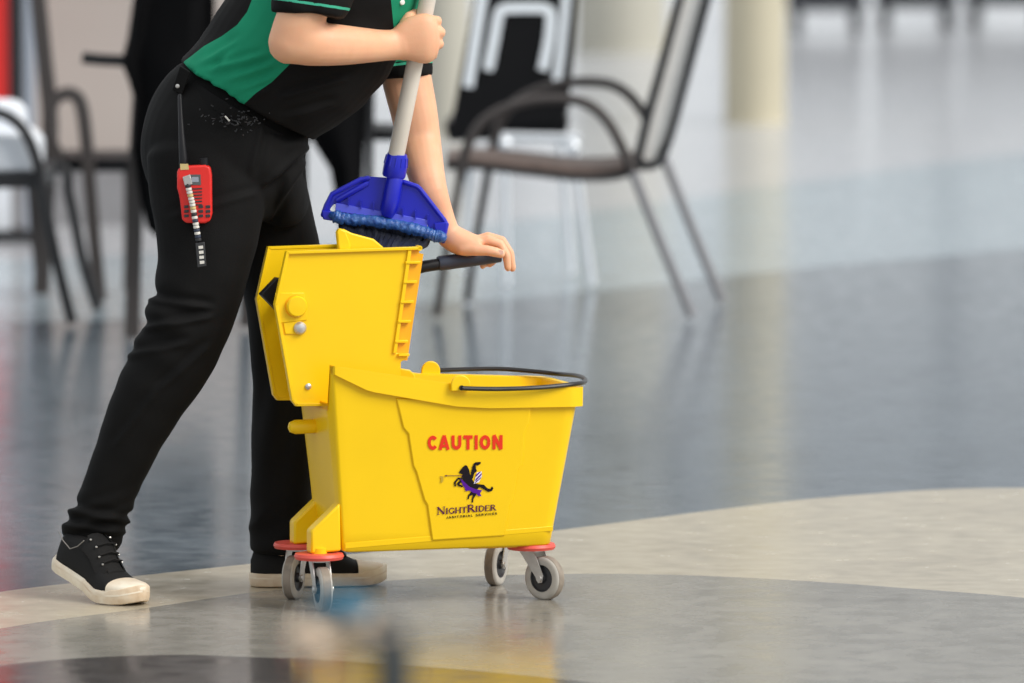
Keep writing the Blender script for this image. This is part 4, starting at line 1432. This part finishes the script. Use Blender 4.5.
sh.loft(shirt_rows(sh_rows))
CUFF_N = (P(333, -45, YC - 0.17), P(309, 14, YA + 0.015))
limb(sh, [(352, -66, YC - 0.12, 40, 0.07), (335, -40, YC - 0.17, 38, 0.072), (318, -12, YA + 0.03, 38, 0.068), (309.5, 2, YA + 0.012, 37.5, 0.067), (307.5, 15, YA + 0.008, 36, 0.064)], ends=(0.4, 0.0), n=26)
limb(sh, [(372, -66, YC + 0.12, 40, 0.07), (392, -20, YF_ + 0.04, 36, 0.07), (401, 30, YF_ + 0.04, 31, 0.066), (406, 78, YF_ + 0.032, 27.5, 0.06)], ends=(0.4, 0.0), n=26)
sme = remeshed(sh, 'polo_shirt', 0.0042, 5)
AX = (P(400, 20, YC) - P(245, 100, YC)).normalized()
def shirt_fold(co, nn):
    x, y = proj(co)
    t = co.dot(AX)
    f = 0.0045 * noise.noise((t * 16, co.y * 7, (co.z * 0.8 - co.x * 0.6) * 8))
    f += 0.003 * noise.noise((co.x * 18 + co.z * 9, co.y * 12, co.z * 26))
    # pulled creases low on the side panel
    g = math.exp(-(((x - 222) / 34) ** 2 + ((y - 72) / 24) ** 2))
    if co.y < YC:
        r = noise.noise((t * 30, co.y * 6, (co.z * .8 - co.x * .6) * 7))
        hd_ = abs((x - 184) * 78 - (y - 60) * 131) / 152.5
        f += (g * 0.003 * (1 - 2.4 * abs(r)) + crease(x, y, SCR, 2.8)) * min(1.0, hd_ / 16)
    return f
bump_vec(sme, shirt_fold)
panel = [(183, 62), (190, 57), (204, 46), (222, 36), (237, 25), (247, 12), (255, -8), (262, -30), (330, -40), (318, 20), (292, 62), (272, 82), (256, 93), (241, 107), (225, 99), (205, 82), (190, 70)]
placket = [(388, -30), (440, -30), (425, 10), (414, 30), (394, 30)]
green = sme.attributes.new('green_panel', 'FLOAT', 'POINT')
pipe = sme.attributes.new('piping', 'FLOAT', 'POINT')
def axis_td(co, a, b):
    d = b - a
    L = d.length
    d.normalize()
    t = (co - a).dot(d)
    return t - L, (co - a - d * t).length
nA, nB = P(310.5, -6, YA + 0.01), P(307.5, 15, YA + 0.008)
fA, fB = P(401, 30, YF_ + 0.04), P(406, 78, YF_ + 0.032)
for i, v in enumerate(sme.vertices):
    co = v.co.copy()
    mir = Vector((co.x, YC - abs(co.y - YC), co.z))
    x, y = proj(mir)
    g = max(inpoly_sd(x, y, panel), inpoly_sd(x, y, placket))
    tn, rn = axis_td(co, nA, nB)
    tf, rf = axis_td(co, fA, fB)
    on_n = rn < 0.09 and tn > -0.14 and co.y < YC - 0.19
    on_f = rf < 0.085 and tf > -0.30 and co.y > YC + 0.02 and x > 372
    if on_n:
        g = -5
    if on_f and tf < -0.03:
        g = 5
    elif on_f:
        g = -5
    green.data[i].value = g
    p = -1.0
    if on_n:
        p = 0.0026 - abs(tn + 0.022)
    elif on_f:
        p = 0.0026 - abs(tf + 0.026)
    pipe.data[i].value = p * 100
sme.materials.append(M['shirt'])
so_ = bpy.data.objects.new('polo_shirt', sme)
COL.objects.link(so_)
so_.parent = person
# waistband with belt loop and press stud
wbm = MB()
A1, B1 = P(179, 68, YC), P(300, 141, YC)
A2, B2 = P(172, 79, YC), P(296, 152, YC)
rgs = []
for (A, B_) in ((A1, B1), (A2, B2)):
    c, h = (A + B_) / 2, (B_ - A) / 2
    rgs.append([c + h * math.cos(2 * math.pi * k / 48) + Vector((0, 0.158 * math.sin(2 * math.pi * k / 48), 0)) for k in range(48)])
wbm.loft(rgs)
wbo = wbm.obj('waistband', M['trouser'], person)
lp_ = MB()
q = [(180, 66), (190, 72), (182, 95), (172, 90)]
lp_.prism([P(x, y, YC - 0.118 - 0.0006 * (x - 172)) for x, y in q], (0, 0.02, 0))
lpo = lp_.obj('belt_loop', M['trouser'], person, bevel=0.002)
sc_ = P(177.5, 86, YC - 0.1225)
MB().lathe([(0.004, 0), (0.004, 0.003), (0.001, 0.004)], sc_, (0, -1, 0), 12).obj('press_stud', M['steel'], lpo)
cand = [v.co for v in sme.vertices if abs(proj(v.co)[0] - 403.5) < 2 and abs(proj(v.co)[1] - 4) < 2]
if cand:
    bp_ = min(cand, key=lambda c: c.y)
    MB().lathe([(0.0055, -0.002), (0.0055, 0.002), (0.003, 0.003)], bp_, (0.5, -0.8, 0.2), 14).obj('button', M['bead_white'], so_)
# glittery stitching by the pocket
pk = MB()
for k in range(70):
    x, y = random.gauss(232, 17), random.gauss(119, 5.5)
    y += (x - 232) * 0.12
    cz = [v for v in (YC - 0.160,)]
    a_ = random.uniform(0, 6.28)
    l_ = random.uniform(1.5, 5)
    yv = YC - 0.168 - 0.006 * math.cos((x - 232) / 30)
    pk.tube([P(x, y, yv), P(x + l_ * math.cos(a_), y + l_ * math.sin(a_) * .6, yv)], 0.0012, 5)
po = pk.obj('pocket_stitching', M['thread'], person)
po['kind'] = 'stuff'
MB().tube([P(225, 116, YC - 0.178), P(229.5, 121, YC - 0.178)], 0.0018, 6).obj('stitching_flake', M['bead_white'], person)  # single white flake on the stitching

# ---- canvas shoes
def shoe(name, loc, heading, heel_lift, L=0.262):
    """local frame: x heel(0) to toe(L), y across, z up; bent at the ball when the heel lifts"""
    ball = 0.70 * L
    ca, sa = math.cos(heading), math.sin(heading)
    ang = math.asin(max(0.0, heel_lift) / ball) if heel_lift else 0
    def place(x, y, z):
        if ang and x < ball:
            k = min(1.0, (ball - x) / 0.06)
            a = ang * (k if k < 1 else 1)
            dx = ball - x
            x, z = ball - dx * math.cos(a) + z * math.sin(a) * 0.9, z * math.cos(a) + dx * math.sin(a)
        spring = 0.010 * max(0, (x - 0.8 * L) / (0.2 * L)) ** 2
        z += spring
        return Vector((loc[0] + x * ca - y * sa, loc[1] + x * sa + y * ca, loc[2] + z))
    def half(x):
        return interp([0, .04, .12, .3, .5, .68, .8, .9, .96, 1.0], [.012, .026, .033, .034, .038, .046, .045, .036, .024, .006], x / L)
    def outline(off, n=40):
        pts = []
        xs = [L * (0.5 - 0.5 * math.cos(math.pi * i / n)) for i in range(n + 1)]
        for x in xs:
            pts.append((x, half(x) + off))
        for x in reversed(xs[1:-1]):
            pts.append((x, -half(x) - off))
        pts[0] = (-off, 0.0)
        return pts
    # sole
    so = MB()
    rings = []
    for off, z in ((-0.004, 0.0), (0.001, 0.002), (0.003, 0.012), (0.003, 0.024), (0.000, 0.027)):
        rings.append([place(x, y, z + (0.004 if x > 0.8 * L and z > 0.02 else 0)) for x, y in outline(off)])
    so.loft(rings)
    sole = so.obj(name + '_sole', M['sole'], person, smooth=50)
    sole.name = 'shoe_sole'
    st_ = MB()
    st_.loft([[place(x, y, 0.0165) for x, y in outline(0.0034)], [place(x, y, 0.0195) for x, y in outline(0.0034)]])
    st_.obj('sole_stripe', M['toe'], sole)
    # upper: cross sections along the foot
    secs = [(.0, .052, .3), (.03, .075, .8), (.08, .084, 1), (.16, .086, 1), (.26, .088, 1), (.36, .092, 1), (.45, .090, 1), (.55, .078, 1), (.65, .064, 1), (.74, .052, 1), (.80, .045, 1)]
    up = MB()
    rings = []
    for fx, h, wf in secs:
        x = fx * L
        hw2 = half(x) * wf
        ring = []
        for k in range(21):
            a = math.pi * k / 20
            cs, sn = math.cos(a), math.sin(a)
            yy = hw2 * math.copysign(abs(cs) ** 0.75, cs) * (1 - 0.22 * abs(sn) * (h > .07))
            zz_ = 0.022 + (h - 0.022) * abs(sn) ** 0.72
            ring.append(place(x, yy, zz_))
        ring += [place(x, -hw2 * .9, 0.018), place(x, hw2 * .9, 0.018)]
        rings.append(ring)
    up.loft(rings)
    upper = up.obj('shoe_upper', M['canvas'], person, smooth=60)
    # toe cap
    tc_ = MB()
    rings = []
    for i in range(9):
        fx = 0.775 + 0.225 * math.sin(math.pi / 2 * i / 8)
        x = fx * L
        hw2 = half(x) + 0.0015
        hgt = interp([.775, .85, .92, .97, 1.0], [.0495, .046, .041, .034, .026], fx)
        rings.append([place(x, hw2 * math.cos(math.pi * k / 20), 0.024 + (hgt - 0.024) * math.sin(math.pi * k / 20) ** 0.6 if 0 < k < 20 else 0.024) for k in range(21)] + [place(x, -hw2 * .8, 0.02), place(x, hw2 * .8, 0.02)])
    tc_.loft(rings)
    tc_.obj('toe_cap', M['toe'], upper, smooth=60)
    # tongue, eyelet flaps, laces
    tn_ = MB()
    tn_.loft([[place(x, y, z) for x, y, z in ((fx * L, -.02, h), (fx * L, -.008, h + .004), (fx * L, .008, h + .004), (fx * L, .02, h), (fx * L, .012, h - .006), (fx * L, -.012, h - .006))]
              for fx, h in ((.33, .102), (.39, .100), (.48, .092), (.6, .074), (.7, .058))])
    tn_.obj('tongue', M['canvas'], upper)
    for sy in (-1, 1):
        fl2 = MB()
        fl2.loft([[place(fx * L, sy * yv, z) for yv, z in ((.036, h - .02), (.024, h + .003), (.019, h + .006), (.021, h), (.034, h - .024))] for fx, h in ((.36, .100), (.46, .092), (.56, .078), (.68, .062))])
        flo = fl2.obj('eyelet_flap', M['canvas'], upper)
        for fx, h in ((.40, .100), (.48, .0935), (.56, .082), (.63, .072)):
            MB().lathe([(.0024, 0), (.0024, .002), (.001, .0025)], place(fx * L, sy * .0245, h + 0.001), (0, sy * 0.5, 0.85), 8).obj('eyelet', M['steel'], flo)
    for fx, h in ((.48, .098), (.56, .087), (.63, .077)):
        MB().tube([place(fx * L, -.024, h), place(fx * L + .004, 0, h + .006), place(fx * L, .024, h)], .0022, 6).obj('lace', M['canvas'], upper)
    # collar stitching
    cl = MB()
    cl.tube([place(fx * L, -half(fx * L) * .93, h) for fx, h in ((.04, .080), (.12, .072), (.22, .064), (.30, .078), (.36, .096))], .0011, 6)
    cl.obj('collar_stitching', M['canvas_hem'], upper)
    return upper
tn1 = gp(134, 605)
hd = R(-46)
heel = Vector((tn1.x - 0.235 * math.cos(hd), tn1.y - 0.235 * math.sin(hd), 0.001))
shoe('near', heel, hd, 0.055, 0.262)
h2 = gp(250, 588.5)
shoe('far', Vector((h2.x, h2.y + 0.035, 0.001)), R(8), 0, 0.272)

# ================================================================== RADIO
YR = YC - 0.215
rd = thing('two_way_radio', 'red two-way radio with black aerial hanging at the cleaner\'s hip', 'radio', tuple(P(196, 222, YR)))
q = [(177, 172), (179, 168), (186, 166), (205, 165), (210, 167), (211.5, 175), (212, 214), (210, 221), (205, 223.5), (186, 223), (182, 220), (180.5, 205), (179, 195), (177, 188)]
MB().prism([P(x, y, YR) for x, y in q], (0, 0.03, 0)).obj('radio_body', M['red_radio'], rd, bevel=0.004, seg=3)
MB().prism([P(x, y, YR - 0.001) for x, y in ((189.5, 174.5), (200.5, 174.5), (201, 185), (190, 185))], (0, 0.004, 0)).obj('display', M['lcd'], rd)
MB().prism([P(x, y, YR - 0.0015) for x, y in ((191.5, 177), (198.5, 177), (198.8, 182), (191.8, 182))], (0, 0.004, 0)).obj('screen', M['steel_trim'], rd)
for k in range(6):
    y = 188.5 + k * 3.2
    MB().prism([P(x, yy, YR - 0.0012) for x, yy in ((190, y), (202, y - 0.6), (202, y + 0.6), (190, y + 1.3))], (0, 0.003, 0)).obj('speaker_slot', M['dark_plastic'], rd)
for r_ in range(3):
    for c_ in range(4):
        x, y = 184 + c_ * 7.2, 205.5 + r_ * 4.6
        if c_ == 1 and r_ == 0:
            continue
        MB().prism([P(x + dx, y + dy, YR - 0.0018) for dx, dy in ((0, 0), (4.6, -0.4), (4.8, 2.4), (0.2, 2.8))], (0, 0.004, 0)).obj('key', M['dark_plastic'], rd, bevel=0.0006)
MB().tube([P(204, 165.5, YR + 0.015), P(203.5, 158, YR + 0.015)], 0.0085, 16).obj('volume_knob', M['black_plastic'], rd)
MB().tube([P(183.5, 168, YR + 0.015), P(183.2, 158, YR + 0.016), P(181.5, 130, YR + 0.025), P(180, 96, YR + 0.05)], [0.009, 0.0085, 0.006, 0.0045], 12, round_end=True).obj('aerial', M['black_plastic'], rd)
MB().prism([P(x, y, YR - 0.001) for x, y in ((180, 164), (188, 164), (189, 169.5), (180.5, 170))], (0, 0.01, 0)).obj('aerial_collar', M['bead_gold'], rd)
MB().box(P(196, 190, YR + 0.04), (0.03, 0.022, 0.06)).obj('belt_clip', M['black_plastic'], rd)
ln = thing('lanyard', 'beaded lanyard strap dangling across the red radio', 'lanyard', tuple(P(199, 266, YR)))
MB().prism([P(x, y, YR - 0.008) for x, y in ((182.5, 177), (190, 174.5), (192.5, 184), (185, 187))], (0, 0.006, 0)).obj('clip', M['steel'], ln, bevel=0.001)
lp = [P(x, y, YR - 0.007) for x, y in ((187.5, 184), (192, 202), (195.5, 222), (198.5, 240), (201, 267))]
MB().tube(lp, 0.0022, 8).obj('cord', M['black_cloth'], ln)
seq = ['dark_plastic', 'bead_white', 'bead_white', 'bead_gold', 'bead_white', 'bead_white', 'bead_white', 'bead_gold', 'bead_white', 'dark_plastic', 'bead_white', 'navy_grip', 'bead_white', 'bead_white', 'navy_grip', 'bead_white', 'navy_grip', 'dark_plastic']
for k, nm in enumerate(seq):
    y = 186 + k * 3.15
    x = interp([184, 202, 222, 240, 267], [187.5, 192, 195.5, 198.5, 201], y)
    MB().lathe([(0.002, -.003), (0.0055, -.0025), (0.006, 0), (0.0055, .0025), (0.002, .003)], P(x, y, YR - 0.007), (0.15, 0, -1), 12).obj('bead', M[nm], ln)
MB().prism([P(x, y, YR - 0.010) for x, y in ((195.5, 243), (204.5, 242), (206.5, 266), (197.5, 267.5))], (0, 0.004, 0)).obj('tag', M['dark_plastic'], ln, bevel=0.001)
for k in range(4):
    MB().prism([P(x, y, YR - 0.0108) for x, y in ((198.5 + k * .4, 246 + k * 5), (203 + k * .4, 245.6 + k * 5), (203.2 + k * .4, 248.5 + k * 5), (198.7 + k * .4, 249 + k * 5))], (0, 0.002, 0)).obj('tag_mark', M['bead_white'], ln)

# ================================================================== BLURRED FOREGROUND STEMS
YB = 6.2
fb = thing('flower_stems', 'out-of-focus blue and cream flowers on dark stems near the camera', 'flowers', (P(350, 640, YB).x, YB, 0))
base = Vector((P(352, 640, YB).x, YB, 0))
MB().lathe([(0.07, 0), (0.085, 0.02), (0.095, 0.30), (0.09, 0.33), (0.08, 0.33), (0.08, 0.29)], base, n=28).obj('pot', M['pot'], fb)
def flower(px, py, rx, ry, material):
    c = P(px, py, YB)
    m = MB()
    s = mpp(YB)
    for k in range(9):
        a = 2 * math.pi * k / 9
        d = Vector((math.cos(a) * rx * s * 0.6, 0.3 * math.sin(a * 2) * rx * s, math.sin(a) * ry * s * 0.6))
        blob(m, c + d, rx * s * 0.5, rx * s * 0.4, ry * s * 0.5, 10, 6)
    blob(m, c, rx * s * 0.55, rx * s * 0.5, ry * s * 0.55, 12, 8)
    m.obj('flower_head', material, fb, smooth=60)
flower(341, 606, 32, 13, M['petal_blue'])
flower(311, 637, 24, 17, M['petal_cream'])
flower(371, 627, 30, 12, M['petal_cream'])
for pts, r_, mt in (([(343, 606), (346, 640), (350, 760), (352, 900)], 0.006, 'tan_stem'), ([(374, 628), (390, 640), (393, 700), (372, 860)], 0.018, 'stem'), ([(312, 636), (318, 680), (335, 860)], 0.005, 'tan_stem')):
    MB().tube([P(x, y, YB) for x, y in smoothcurve(pts, 5)] + [base + Vector((0, 0, 0.28))], r_, 8).obj('stem', M[mt], fb)
